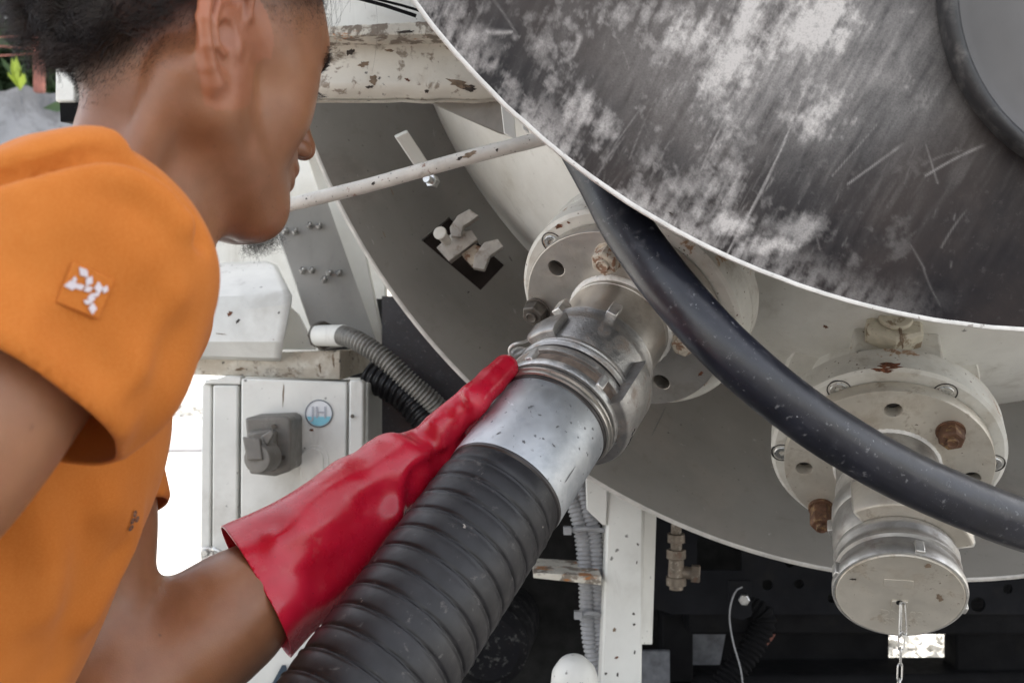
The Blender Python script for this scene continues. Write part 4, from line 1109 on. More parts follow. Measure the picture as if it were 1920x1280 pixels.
mk('stamped_text', xf(text_geo('DN100', .0135, .0003), face_T(1690, 1151, .1688)), M['cream_steel'], cf_, smooth=False)
mk('stamped_text', xf(text_geo('SS 316', .0125, .0003), face_T(1690, 1166, .1688)), M['cream_steel'], cf_, smooth=False)
mk('chain_lug', xf(join(prism_flat([(-.008, .0045), (.008, .0045), (.0045, -.0055), (-.0045, -.0055)], -.001, .0025)) if False else box(-.0075, .0075, -.005, .0045, -.001, .0022), face_T(1687, 1130)), M['cream_steel'], cf_, bevel=.0006)
mk('chain_hole', xf(disc_cyl(.0034, 0, .0006, 20), face_T(1687, 1129, .1712)), M['void'], cf_)
for (u, v) in ((1729, 1020), (1565, 1070), (1816, 1140)):
    lug(M2b, ang(M2b, u, v, .162), .153, .167, .060, .0665, .009, M['cast_dull'], cap)
a0_, b0_ = ang(M2, 1625, 975, .12), ang(M2, 1800, 1015, .12)
if b0_ < a0_: a0_, b0_ = b0_, a0_
if b0_ - a0_ > math.pi: a0_, b0_ = b0_, a0_ + 2 * math.pi
cl2 = claw(M2, a0_, b0_, .086, .128, .056, .0730, M['cream_steel'], cap, n=36)
am = (a0_ + b0_) / 2
for i, ch in enumerate('SS316'):
    sgn = 1
    T = M2 @ Matrix.Rotation(am + (i - 2.6) * .13, 4, 'Z') @ Matrix.Translation((.0752, 0, .106)) @ Matrix.Rotation(math.pi / 2, 4, 'Y') @ Matrix.Rotation(math.pi / 2, 4, 'Z')
    mk('stamped_text', xf(text_geo(ch, .010, .0003), T), M['stamp'], cl2, smooth=False)
# chain
ch = thing('chain', P(1687, 1130, .90), 'small steel link chain hanging from the centre of the cap', 'chain')
c0 = M2b @ Vector((*on_plane(M2b, 1687, 1131, .172), .173))
def link(c, L, w, wire, rot, mat, tilt=0):
    pts = []
    for k in range(28):
        a = 2 * math.pi * k / 28
        x, z = w * math.cos(a), (L - w) * (1 if math.sin(a) > 0 else -1) * (1 if abs(math.sin(a)) > .01 else 0) + w * math.sin(a)
        pts.append(Vector((x, 0, z)))
    pts.append(pts[0].copy())
    q = Matrix.Rotation(rot, 4, 'Z') @ Matrix.Rotation(tilt, 4, 'Y')
    pts = [c + (q @ p) for p in pts]
    return tube(resample(pts, wire * .9), wire, 10, caps=False)
z = 0
mk('link', link(c0 + Vector((-.001, -.004, -.0135)), .0165, .0030, .0008, .9, M['zinc'], .08), M['zinc'], ch)
mk('link', link(c0 + Vector((.002, -.0035, -.0135)), .0165, .0032, .0008, .3, M['zinc'], -.06), M['zinc'], ch)
for k in range(9):
    mk('link', link(c0 + Vector((-.0008 * k, -.004, -.0345 - .0150 * k)), .0088, .0034, .00085, (.35 if k % 2 == 0 else 1.2) + .1 * k, M['zinc'], .05 * (-1) ** k), M['zinc'], ch)

# ------------------------------------------------------------------ smooth black hose crossing in front
bp = [P(985, 60, .93), P(1060, 215, .91), P(1128, 338, .875), P(1175, 425, .85), P(1250, 530, .82), P(1345, 638, .80), P(1450, 733, .80), P(1580, 826, .815), P(1725, 905, .835), P(1920, 984, .86), P(2150, 1050, .90), P(2500, 1120, 1.0), P(3000, 1300, 1.1)]
bh = mk('black_hose', tube(resample(catmull(bp, 14), .004), lambda i, s, a: .0217 + .0012 * min(1, max(0, (s - .35) / .4)) + .0003 * mnoise.noise(Vector((a * 1.5, s * 25, 0))), 64), M['rubber_smooth'])
tag(bh, 'smooth black rubber hose sweeping from under the round hatch across both outlets', 'hose')
# ------------------------------------------------------------------ distance-field modelling for the person
def A3(*p): return np.array(p, dtype=np.float32)
def smin(a, b, k):
    h = np.clip(.5 + .5 * (b - a) / k, 0, 1)
    return b + (a - b) * h - k * h * (1 - h)
def smax(a, b, k): return -smin(-a, -b, k)
def cap_(p, a, b, ra, rb=None):
    a = A3(*a); b = A3(*b); rb = ra if rb is None else rb
    ab = b - a; t = np.clip(((p - a) @ ab) / float(ab @ ab), 0, 1)
    return np.linalg.norm(p - a - t[:, None] * ab, axis=1) - (ra + (rb - ra) * t)
def ell(p, c, r, R=None):
    q = p - A3(*c)
    if R is not None: q = q @ R           # columns of R are the ellipsoid's axes
    r = A3(*r)
    k0 = np.linalg.norm(q / r, axis=1); k1 = np.linalg.norm(q / (r * r), axis=1)
    return k0 * (k0 - 1) / np.maximum(k1, 1e-9)
def chain(p, pts, rs, k=.0):
    d = None
    for i in range(len(pts) - 1):
        e = cap_(p, pts[i], pts[i + 1], rs[i], rs[i + 1])
        d = e if d is None else (np.minimum(d, e) if k == 0 else smin(d, e, k))
    return d
def near(f, c, R):
    """f evaluated only inside a ball, its distance outside"""
    c = A3(*c)
    def g(p):
        q = np.linalg.norm(p - c, axis=1); o = (q - R + .065).astype(np.float32); m = q < R
        if m.any(): o[m] = f(p[m])
        return o
    return g

OFF8 = np.array([(i, j, k) for i in (0, 1) for j in (0, 1) for k in (0, 1)])
EDG = [(a, b) for a in range(8) for b in range(a + 1, 8) if abs(OFF8[a] - OFF8[b]).sum() == 1]
def net(f, lo, hi, h, B=8):
    """surface nets on the blocks that the surface crosses"""
    lo = np.array(lo, dtype=np.float64); hi = np.array(hi, dtype=np.float64)
    nb = np.ceil((hi - lo) / (B * h)).astype(int)
    g = np.stack(np.meshgrid(*[np.arange(n) for n in nb], indexing='ij'), -1).reshape(-1, 3)
    d = f((lo + (g + .5) * B * h).astype(np.float32))
    g = g[np.abs(d) < B * h * 1.25]
    loc = np.stack(np.meshgrid(*[np.arange(B + 1)] * 3, indexing='ij'), -1).reshape(-1, 3)
    idx, Dv = [], []
    for s in range(0, len(g), 600):
        gg = g[s:s + 600]
        c = gg[:, None, :] * B + loc[None]
        p = (lo + c * h).reshape(-1, 3).astype(np.float32)
        Dv.append(f(p).reshape(len(gg), B + 1, B + 1, B + 1)); idx.append(gg * B)
    Dv = np.concatenate(Dv); base = np.concatenate(idx)
    dims = nb * B + 2
    C = [Dv[:, o[0]:B + o[0], o[1]:B + o[1], o[2]:B + o[2]] for o in OFF8]
    neg = [c < 0 for c in C]; cnt = sum(n.astype(np.int8) for n in neg)
    act = (cnt > 0) & (cnt < 8)
    bi, x, y, z = np.nonzero(act)
    cell = base[bi] + np.stack([x, y, z], -1)
    vals = np.stack([c[act] for c in C], -1)
    acc = np.zeros((len(cell), 3)); n = np.zeros(len(cell))
    for a, b in EDG:
        va, vb = vals[:, a], vals[:, b]; m = (va < 0) != (vb < 0)
        t = np.where(m, va / np.where(m, va - vb, 1), 0)
        acc[m] += OFF8[a] + (OFF8[b] - OFF8[a]) * t[m][:, None]; n[m] += 1
    pos = lo + (cell + acc / n[:, None]) * h
    key = (cell[:, 0] * dims[1] + cell[:, 1]) * dims[2] + cell[:, 2]
    o = np.argsort(key); key = key[o]; pos = pos[o]; cell = cell[o]; vals = vals[o]
    def find(c):
        k = (c[:, 0] * dims[1] + c[:, 1]) * dims[2] + c[:, 2]
        j = np.searchsorted(key, k); j = np.minimum(j, len(key) - 1)
        return np.where(key[j] == k, j, -1)
    Fs = []
    for ax in range(3):
        e = np.zeros(3, int); e[ax] = 1; other = int(e @ np.array([4, 2, 1]))
        v0, v1 = vals[:, 0], vals[:, other]
        m = (v0 < 0) != (v1 < 0)
        c = cell[m]; flip = v0[m] < 0
        u = np.zeros(3, int); w = np.zeros(3, int); u[(ax + 1) % 3] = 1; w[(ax + 2) % 3] = 1
        q = np.stack([find(c), find(c - u), find(c - u - w), find(c - w)], -1)
        ok = (q >= 0).all(1); q = q[ok]; fl = flip[ok]
        q[~fl] = q[~fl][:, ::-1]
        Fs.append(q)
    F = np.concatenate(Fs)
    p = pos.astype(np.float32); eps = h * .5
    for _ in range(2):
        d0 = f(p); gx = np.stack([f(p + e) - f(p - e) for e in (A3(eps, 0, 0), A3(0, eps, 0), A3(0, 0, eps))], -1)
        gn = gx / np.maximum(np.linalg.norm(gx, axis=1, keepdims=True), 1e-9)
        p = p - gn * np.clip(d0, -h * .6, h * .6)[:, None] * .9
    return p.astype(np.float32), F, gn

def hit(f, u, v, d0=.3, d1=1.6):
    """first point of the surface on a line of sight"""
    r = P(u, v, 1.0); L = r.length; r = np.array(r) / L; t = d0
    for _ in range(90):
        p = (r * t).astype(np.float32)[None]; s = float(f(p)[0])
        if s < .0004: break
        t += max(s * .7, .0004)
        if t > d1: return None
    return Vector(tuple(r * t))
def grad(f, p, e=.002):
    p = np.array(p, dtype=np.float32)[None]
    g = np.array([float((f(p + x) - f(p - x))[0]) for x in (A3(e, 0, 0), A3(0, e, 0), A3(0, 0, e))])
    return Vector(tuple(g / np.linalg.norm(g)))

# skeleton (relative to the camera)
H = Vector((-.224, .685, .206))
psi, pit, roll = math.radians(39), math.radians(13), math.radians(0)
fh = Vector((math.sin(psi) * math.cos(pit), math.cos(psi) * math.cos(pit), -math.sin(pit)))
uh = (Vector((0, 0, 1)) - fh * fh.z).normalized()
rh = fh.cross(uh)
if roll:
    q = Quaternion(fh, roll); uh = q @ uh; rh = q @ rh
HR3 = np.array([fh, rh, uh], dtype=np.float32).T      # columns: forward, right, up
def hl(x, y, z): return H + fh * x + rh * y + uh * z
Hn = A3(*H)

SR, SL = Vector((-.219, .505, .038)), Vector((-.375, .81, .02))
ER, WR = Vector((-.341, .357, -.165)), Vector((-.215, .53, -.365))
EL, WL = Vector((-.290, .725, -.272)), Vector((-.105, .895, -.116))
NB = Vector((-.258, .667, .03))
C0, C1, C2, C3 = Vector((-.405, .655, -.006)), Vector((-.360, .66, -.07)), Vector((-.412, .65, -.20)), Vector((-.54, .64, -.47))
rt = Vector((.48, -.877, 0)).normalized()
sp = (C1 - C3).normalized(); rt = (rt - sp * rt.dot(sp)).normalized(); ft = sp.cross(rt) * -1
TR = np.array([ft, rt, sp], dtype=np.float32).T

HLX = [-.14, -.095, -.06, -.035, -.02, .0, .03, .055, .075, .10]
HLY = [-.098, -.092, -.064, -.018, .018, .014, .020, .035, .060, .075]
def head_local(q):
    x, y, z = q[:, 0], q[:, 1], q[:, 2]
    s = q.copy(); s[:, 1] = np.abs(s[:, 1])
    d = ell(q, (-.012, 0, .030), (.098, .0745, .092))
    d = smin(d, ell(s, (.030, .022, .020), (.060, .048, .055)), .02)
    d = smin(d, ell(q, (.040, 0, -.040), (.048, .052, .070)), .025)
    d = smin(d, cap_(s, (-.008, .056, -.060), (.066, .018, -.096), .017, .016), .04)       # jaw line
    d = smin(d, cap_(s, (-.010, .060, -.020), (-.008, .056, -.060), .016, .014), .025)
    d = smin(d, ell(q, (.078, 0, -.100), (.017, .021, .015)), .03)                          # chin
    d = smin(d, ell(s, (.052, .038, -.030), (.027, .025, .030)), .02)                        # cheek
    d = smin(d, ell(s, (.035, .050, -.005), (.030, .016, .014)), .02)                        # cheek bone
    d = smin(d, cap_(s, (.088, .000, .020), (.072, .040, .022), .009, .008), .014)           # brow
    d = smin(d, ell(q, (.080, 0, -.058), (.021, .026, .024)), .016)                          # mouth mass
    d = smax(d, -ell(s, (.094, .031, -.001), (.017, .017, .010)), .010)                      # sockets
    d = smin(d, ell(s, (.073, .031, -.001), (.0145, .0150, .0130)), .003)                    # lids over the eyeballs
    d = smin(d, cap_(q, (.090, 0, .006), (.110, 0, -.030), .0065, .0085), .009)              # nose bridge
    d = smin(d, ell(q, (.112, 0, -.035), (.0090, .0088, .0080)), .006)
    d = smin(d, ell(s, (.101, .0115, -.0395), (.0100, .0062, .0068)), .005)                   # wings
    d = smax(d, -ell(s, (.106, .0070, -.0450), (.0055, .0032, .0050)), .0015)                 # nostrils
    lipx = .0995 - 14 * (y ** 2)
    d = smin(d, np.sqrt(np.maximum((x - lipx) ** 2 + (z + .0585 + 2 * y * y) ** 2, 0)) - .0058 * np.clip(1 - (np.abs(y) / .027) ** 2, -1, 1) , .006)
    d = smin(d, np.sqrt(np.maximum((x - lipx + .0015) ** 2 + (z + .0700 - 2 * y * y) ** 2, 0)) - .0068 * np.clip(1 - (np.abs(y) / .024) ** 2, -1, 1), .004)
    d = smax(d, -(ell(q, (.101, 0, -.081), (.007, .016, .004))), .006)
    return d
# ear: drawn in its own plane, a little turned out from the skull
def ear_local(q):
    # local: x forward, y out, z up, origin at the ear canal
    th = math.radians(11); c, s = math.cos(th), math.sin(th)
    x = q[:, 0] * c - q[:, 1] * s; y = q[:, 0] * s + q[:, 1] * c
    p = np.stack([x, y, q[:, 2]], -1)
    rim = [(.009, .001, .008), (.0135, .0035, .019), (.0105, .0055, .0300), (.0020, .0062, .0365), (-.0090, .0062, .0345), (-.0165, .0058, .0255), (-.0185, .0055, .0130), (-.0170, .0050, .0010), (-.0110, .0042, -.0110), (-.0040, .0030, -.0195), (.0020, .0022, -.0255)]
    rs = [.0016, .0022, .0028, .0034, .0040, .0042, .0040, .0037, .0036, .0036, .0042]
    d = chain(p, rim, rs, .0015)
    body = ell(p, (-.0025, .0005, .009), (.0145, .0046, .0285))
    body = smax(body, -ell(p, (-.0010, .0085, .0245), (.0105, .0085, .0085)), .0015)
    body = smax(body, -ell(p, (.0010, .0090, .0010), (.0075, .0110, .0085)), .0015)
    d = smin(d, body, .002)
    d = smin(d, chain(p, [(-.0020, .0035, .0200), (-.0095, .0045, .0130), (-.0100, .0045, .0020), (-.0045, .0040, -.0080), (.0010, .0038, -.0095)], [.0016, .0022, .0024, .0026, .0022], .001), .0015)
    d = smin(d, cap_(p, (.0100, .0020, .0115), (-.0030, .0022, .0140), .0019, .0015), .0015)
    d = smin(d, ell(p, (.0100, .0030, -.002), (.0030, .0028, .0055)), .002)                 # tragus
    d = smin(d, ell(p, (.0030, .0012, -.0245), (.0055, .0036, .0075)), .003)                 # lobe
    d = smin(d, ell(p, (.001, -.006, .002), (.009, .007, .022)), .004)                       # root
    return d
EARC = (-.022, .0765, -.023)
def head_f(p):
    q = (p - Hn) @ HR3
    d = head_local(q)
    for sg in (1, -1):
        e = q - A3(EARC[0], EARC[1] * (1 if sg > 0 else -.86), EARC[2])
        e = e * A3(1, sg, 1) * (A3(1 / 1.18, 1 / 1.2, 1 / 1.17) if sg > 0 else A3(1 / .9, 1 / .35, 1 / 1.1))
        m = np.abs(e).max(1) < .06
        if m.any():
            de = np.full(len(p), .05, dtype=np.float32); de[m] = ear_local(e[m]); d = smin(d, de, .005)
    return d
head_n = near(head_f, H, .27)
def neck_f(p):
    a = hl(-.008, 0, -.050); b = NB
    d = cap_(p, a, b, .045, .046)
    d = smin(d, cap_(p, hl(-.01, .0, -.085), NB + Vector((-.006, .02, -.01)), .036, .038), .035)
    for sg in (1,):   # the long muscle from behind the ear
        d = smin(d, cap_(p, hl(-.034, .057 * sg, -.050), NB + ft * .030 + rt * .035 * sg + Vector((0, 0, -.01)), .014, .009), .014)
    return d
def torso_f(p):
    d = ell(p, C0, (.105, .165, .10), TR)
    d = smin(d, ell(p, C1, (.108, .160, .15), TR), .05)
    d = smin(d, ell(p, C2, (.100, .140, .15), TR), .06)
    d = smin(d, ell(p, C3, (.115, .150, .13), TR), .06)
    d = smin(d, cap_(p, SR, NB + Vector((-.03, 0, -.01)), .050, .040), .04)
    d = smin(d, cap_(p, SL, NB + Vector((-.03, 0, -.01)), .050, .040), .04)
    return d
def arm_f(p, S, E, W):
    S, E, W = Vector(S), Vector(E), Vector(W)
    d = cap_(p, S, E, .052, .038)
    m = S.lerp(E, .45)
    d = smin(d, ell(p, m, (.052, .052, .09), frame3(E - S)), .03)
    d = smin(d, cap_(p, E, E.lerp(W, .35), .039, .043), .03)
    d = smin(d, cap_(p, E.lerp(W, .3), W, .040, .024), .03)
    c_ = E + (S - E).normalized() * .020 + (W - E).normalized() * .045
    bis = ((S - E).normalized() + (W - E).normalized()).normalized(); pr_ = (S - E).cross(W - E).normalized()
    for w_ in (-1, 1): d = smax(d, -cap_(p, E + bis * .062 + pr_ * .0, E + bis * .040 + pr_ * .030 * w_, .0022, .0008), .006)
    return d
def frame3(d):
    m = frame((0, 0, 0), d if abs(Vector(d).normalized().z) < .99 else Vector(d) + Vector((.01, 0, 0)))
    return np.array(m.to_3x3(), dtype=np.float32)
HC1 = M1 @ Vector((0, 0, .195))       # where the gloved hand holds the ferrule
a1 = Vector(D1).normalized()
def skin_f(p):
    d = smin(head_n(p), neck_f(p), .018)
    d = smin(d, torso_f(p), .035)
    d = smin(d, near(lambda q: arm_f(q, SR, ER, WR), SR.lerp(WR, .5), .38)(p), .03)
    d = smin(d, near(lambda q: arm_f(q, SL, EL, WL), EL, .42)(p), .03)
    d = smin(d, cap_(p, WL, WL.lerp(PALM, .4), .022, .018), .015)
    return d

# ---- the gloved hands
PALM = M1 @ Vector((0, 0, .20)); 
# direction from the hose axis to the side facing the man
side1 = (Vector((-.62, -.10, .42)))
side1 = (side1 - a1 * side1.dot(a1)).normalized()
back1 = a1.cross(side1)
if back1.y < 0: back1 = -back1
def around(s, ang_, r):
    """point round the hose axis: 0 deg = side towards the man, 90 deg = far side"""
    t = math.radians(ang_)
    return Vector((M1 @ Vector((0, 0, s))) + (side1 * math.cos(t) + back1 * math.sin(t)) * r)
PALM = around(.225, 42, .078)
fingers = []
for k, (s, L) in enumerate(((.175, 1.0), (.197, 1.08), (.219, 1.03), (.240, .86))):
    kn = around(s, 55, .079)
    fingers.append([kn, around(s - .004, 55 + 30 * L, .071), around(s - .006, 55 + 52 * L, .068), around(s - .007, 55 + 70 * L, .067)])
thumb = [around(.238, 18, .080), around(.212, -8, .072), around(.185, -10, .0700), around(.163, -12, .0685)]
def glove_f(p):
    d = cap_(p, WL + (PALM - WL) * .1, PALM, .030, .027)
    d = smin(d, ell(p, around(.215, 50, .080), (.036, .036, .016), frame3(side1 * math.cos(.87) + back1 * math.sin(.87))), .02)
    for fz in fingers: d = smin(d, chain(p, fz, [.0125, .012, .0112, .0105], .002), .006)
    d = smin(d, chain(p, thumb, [.0175, .0145, .0130, .0125], .004), .011)
    # gauntlet: widening towards the cuff
    ax = (EL - WL).normalized(); L = (CUFF - WL).length
    q = p - A3(*WL); t = q @ A3(*ax); rr = q - t[:, None] * A3(*ax); rad = np.linalg.norm(rr, axis=1)
    tt = np.clip(t / L, -.3, 1.5)
    e1 = A3(*GX); e2 = A3(*GY)
    an = np.arctan2(rr @ e2, rr @ e1)
    R = .031 + .0215 * np.clip(tt, 0, 2) ** .8
    fold = .0035 * np.sin(3 * an + 5 * tt + .5) * np.clip(tt * 2.2, 0, 1) + .0010 * np.sin(5 * an - 9 * tt + 1.2) * np.clip(tt * 3, 0, 1)
    fold += .0014 * np.sin(26 * tt + 1.5 * np.sin(2 * an)) * np.exp(-((tt - .02) / .22) ** 2)
    ob = .0065 * np.cos(2 * (an - .4)) * tt
    g = (rad - (R + fold + ob)) * .8
    g = smax(g, t - (L + .06), .001)
    g = smax(g, -t - .012, .01)
    return smin(d, g, .018)
CUFF = EL.lerp(WL, .455)
GX = (Vector((0, 0, 1)) - (EL - WL).normalized() * (EL - WL).normalized().z).normalized(); GY = (EL - WL).normalized().cross(GX)
# large creases pressed into the glove, placed on its surface
creases = []
def glove_full(p):
    d = glove_f(p)
    for (pts, r, dep) in creases:
        c = chain(p, pts, [r] * len(pts))
        d = d + dep * np.exp(-np.clip(c + r, 0, 1) ** 2 / (r * r))
    # keep clear of the ferrule
    q = p - A3(*(M1 @ Vector((0, 0, 0)))); t = q @ A3(*a1); rad = np.linalg.norm(q - t[:, None] * A3(*a1), axis=1)
    return smax(d, .0562 - rad, .001)
def crease(f, px, r, dep):
    pts = [hit(f, u, v) for (u, v) in px]; pts = [q for q in pts if q is not None]
    if len(pts) > 1: creases.append((catmull(pts, 4) if len(pts) > 2 else pts, r * 1.5, dep * .9))

def shirt_f(p):
    # torso
    d = torso_f(p) - .010
    d = smin(d, ell(p, C0 + Vector((-.03, -.01, .012)), (.11, .16, .10), TR), .04)
    # loose hang at belly and chest side
    d = smin(d, ell(p, C2 + ft * .012 + Vector((0, -.01, .03)), (.112, .150, .16), TR), .06)
    # near sleeve
    def slv(q, S, dirv, L, r0, r1, e):
        ax = A3(*Vector(dirv).normalized()); w = q - A3(*S); t = w @ ax; rr = w - t[:, None] * ax; rad = np.linalg.norm(rr, axis=1)
        tt = np.clip(t / L, 0, 1.1)
        F3 = frame3(Vector(dirv)); an = np.arctan2(rr @ F3[:, 1], rr @ F3[:, 0])
        R = r0 + (r1 - r0) * tt + .004 * np.sin(3 * an + e) * tt + .003 * np.sin(5 * an - 2 * e + 3 * tt) * tt
        g = (rad - R) * .9
        return smax(smax(g, t - L - .02, .004), -t - .03, .03)
    s1 = np.linalg.norm(p - A3(*SR), axis=1) - .061
    s1 = smin(s1, slv(p, SR, SLV, .14, .061, .070, 1.0), .02)
    s1 = smin(s1, ell(p, SR + Vector((.009, -.008, -.052)), (.043, .043, .04)), .03)
    s1 = np.maximum(s1, (p - A3(*hem)) @ A3(*slvn))
    d = smin(d, s1, .018)
    s2 = smin(np.linalg.norm(p - A3(*SL), axis=1) - .062, slv(p, SL, SLVL, .175, .060, .064, 2.0), .03)
    s2 = np.maximum(s2, (p - A3(*hemL)) @ A3(*SLVL.normalized()))
    d = smin(d, s2, .018)
    # collar hugging the neck root
    d = smin(d, np.maximum(cap_(p, NB + Vector((0, 0, -.01)), hl(-.04, 0, -.10), .054, .055), (p - A3(*COLP)) @ A3(*COLN)), .02)
    return d
SLV = Vector((-.40, -.52, -.76)); SLVL = (EL - SL)
slvn = Vector((-.28, -.52, -.80)).normalized()
hem = SR + SLV.normalized() * .080
hemL = SL + SLVL.normalized() * .168
nk_n = (hl(-.008, 0, -.050) - NB).normalized()
COLP = NB + nk_n * .014; COLN = (nk_n + Vector((.0, -.05, .1))).normalized()
folds = []
def shirt_full(p):
    d = shirt_f(p)
    for (pts, r, amp) in folds:
        m = np.linalg.norm(p - A3(*pts[len(pts) // 2]), axis=1) < .3
        if not m.any(): continue
        c = chain(p[m], pts, [0.0] * len(pts))
        d[m] = d[m] - amp * np.exp(-(c / r) ** 2)
    x, y, z = p[:, 0], p[:, 1], p[:, 2]
    d = d + .0016 * np.sin(38 * x + 22 * z + 9 * y) * np.sin(17 * z - 21 * y + 2) + .0012 * np.sin(60 * x - 30 * z + 14 * y + 1)
    return d
def fold(px, r, amp):
    pts = [hit(shirt_f, u, v) for (u, v) in px]; pts = [q for q in pts if q is not None]
    if len(pts) > 1: folds.append((catmull(pts, 4) if len(pts) > 2 else pts, r, amp))

# ------------------------------------------------------------------ person
person = thing('person', (-.55, .64, -HC), 'person in an orange t-shirt with red rubber gloves, dark curly hair, leaning in', 'person')
def skin_mat():
    N = NT('brown_skin')
    n1 = N.noise(9, 5, .6); n2 = N.noise(60, 6, .65); n3 = N.noise(900, 3, .6)
    c = N.mix(N.rng(n1, .35, .65), (.205, .088, .044), (.30, .136, .068))
    c = N.mix(N.rng(n2, .45, .75, 0, .35), c, (.30, .125, .075))
    c = N.mix(N.rng(n3, .5, .75, 0, .18), c, (.20, .09, .05))
    at = N.n('ShaderNodeAttribute', attribute_name='fade').outputs['Fac']
    pore = N.rng(N.noise(1400, 3, .6, vec=N.vec((1, 1, .35))), .40, .62)
    fd = N.math('MULTIPLY', at, N.mixf(at, pore, 1.0))
    c = N.mix(N.math('MINIMUM', fd, 1.0), c, (.020, .016, .015))
    red = N.n('ShaderNodeAttribute', attribute_name='red').outputs['Fac']
    c = N.mix(N.math('MULTIPLY', red, .5), c, (.50, .15, .09))
    N.set(N.b.inputs['Base Color'], c)
    N.set(N.b.inputs['Roughness'], N.rng(n2, .3, .7, .28, .44))
    N.b.inputs['Subsurface Weight'].default_value = .18
    N.b.inputs['Subsurface Radius'].default_value = (1, .35, .18)
    N.b.inputs['Subsurface Scale'].default_value = .006
    N.b.inputs['Specular IOR Level'].default_value = .45
    nm = N.bump(N.noise(1000, 4, .6), .35, .0005); nm = N.bump(N.voro(900), .10, .0003, nm); nm = N.bump(N.noise(70, 4), .10, .001, nm)
    N.set(N.b.inputs['Normal'], nm)
    return N.m
skin_m = skin_mat()
Vs, Fs_, _ = net(skin_f, (-.76, .26, -.66), (.02, 1.06, .34), .0018)
sk_o = mk('body', (Vs, Fs_), skin_m, person, angle=0)
def paint(o, V):
    q = (V - Hn) @ HR3
    x, y, z = q[:, 0], np.abs(q[:, 1]), q[:, 2]
    # hair line: above it the scalp is covered, below it fades out
    line = np.interp(x, HLX, HLY)
    f = np.clip((z - line + .030) / .050, 0, 1) ** 1.5
    f = f * (np.linalg.norm(q, axis=1) < .17)
    ear = np.linalg.norm(q - A3(*EARC) * np.stack([np.ones(len(q)), np.sign(q[:, 1] + 1e-6), np.ones(len(q))], -1), axis=1)
    isear = (y > .070 + .35 * np.clip(-x - .01, 0, 1)) & (ear < .045)
    f = np.where(isear, 0, f)
    beard = np.exp(-(((x - .076) / .022) ** 2 + (y / .022) ** 2 + ((z + .108) / .016) ** 2)) * .85
    must = np.exp(-(((x - .10) / .012) ** 2 + ((y - .012) / .014) ** 2 + ((z + .050) / .006) ** 2)) * .5
    brow = np.exp(-(((y - .034) / .017) ** 4 + ((z - .015 - .003 * np.cos((y - .03) * 60)) / .0050) ** 2)) * (x > .05) * .95
    lash = np.exp(-(((z + .0045) / .0014) ** 2 + ((y - .031) / .015) ** 4)) * (x > .068) * .9
    f = np.maximum.reduce([f, beard, must, brow, lash])
    lip = np.exp(-(((z + .064) / .009) ** 4 + (y / .024) ** 4)) * (x > .085) * .9
    red = np.clip(np.where(isear, .35, 0) + np.exp(-(((x + .045) / .025) ** 2 + ((z) / .035) ** 2)) * (y > .04) * .5 + lip * .6, 0, 1)
    for n_, a in (('fade', f), ('red', red)):
        t = o.data.attributes.new(n_, 'FLOAT', 'POINT'); t.data.foreach_set('value', a.astype(np.float32))
paint(sk_o, Vs)
def moles(o, V):
    a = np.zeros(len(V), dtype=np.float32); fa = o.data.attributes['fade']; fa.data.foreach_get('value', a)
    for (u, v, r) in ((402, 275, .0011), (505, 330, .0008), (350, 215, .0007), (300, 1190, .001), (190, 985, .0012), (455, 300, .0007), (60, 800, .001)):
        q_ = hit(skin_f, u, v, .3, 1.2)
        if q_ is not None: a = np.maximum(a, .75 * np.exp(-((V - A3(*q_)) ** 2).sum(1) / r ** 2))
    fa.data.foreach_set('value', a)
moles(sk_o, Vs)
eye_w = surface('eye_white', (.75, .72, .70), .2)
for sg in (1, -1):
    c = hl(.0745, .031 * sg, -.003); T = frame(c, fh * .9 - uh * .35)
    e = mk('eye', xf(lathe([(.0118 * math.cos(t), .0118 * math.sin(t)) for t in np.linspace(0, math.pi, 14)], 24), T), eye_w, person)
    mk('iris', xf(lathe([(.0118 * math.cos(t) + .0002, .0118 * math.sin(t)) for t in np.linspace(0, .5, 5)], 24), T), M['groove'], e)

# shirt
def cloth_mat():
    N = NT('orange_cotton')
    c = N.mix(N.rng(N.noise(10, 5), .35, .65), (.52, .155, .022), (.60, .195, .034))
    c = N.mix(N.rng(N.noise(900, 2, .6), .35, .7, 0, .3), c, (.70, .28, .07))
    N.set(N.b.inputs['Base Color'], c); N.b.inputs['Roughness'].default_value = .85
    N.b.inputs['Sheen Weight'].default_value = .08; N.b.inputs['Sheen Roughness'].default_value = .4
    N.b.inputs['Specular IOR Level'].default_value = .25
    wv = N.n('ShaderNodeTexWave', i_Scale=420.0, i_Distortion=1.0); N.t.links.new(N.vec((1, .4, 1), (.3, .2, .6)), wv.inputs['Vector'])
    nm = N.bump(wv.outputs['Fac'], .12, .0003); nm = N.bump(N.noise(45, 5), .25, .002, nm); nm = N.bump(N.noise(14, 4, vec=N.vec((1, 1, .5), (.2, .5, 0))), .35, .006, nm)
    N.set(N.b.inputs['Normal'], nm)
    tr = N.n('ShaderNodeBsdfTranslucent'); N.set(tr.inputs['Color'], (.80, .22, .03)); mx = N.n('ShaderNodeMixShader', i_0=.22)
    N.t.links.new(N.b.outputs[0], mx.inputs[1]); N.t.links.new(tr.outputs[0], mx.inputs[2]); N.t.links.new(mx.outputs[0], N.t.nodes['Material Output'].inputs['Surface'])
    return N.m
cloth = cloth_mat()
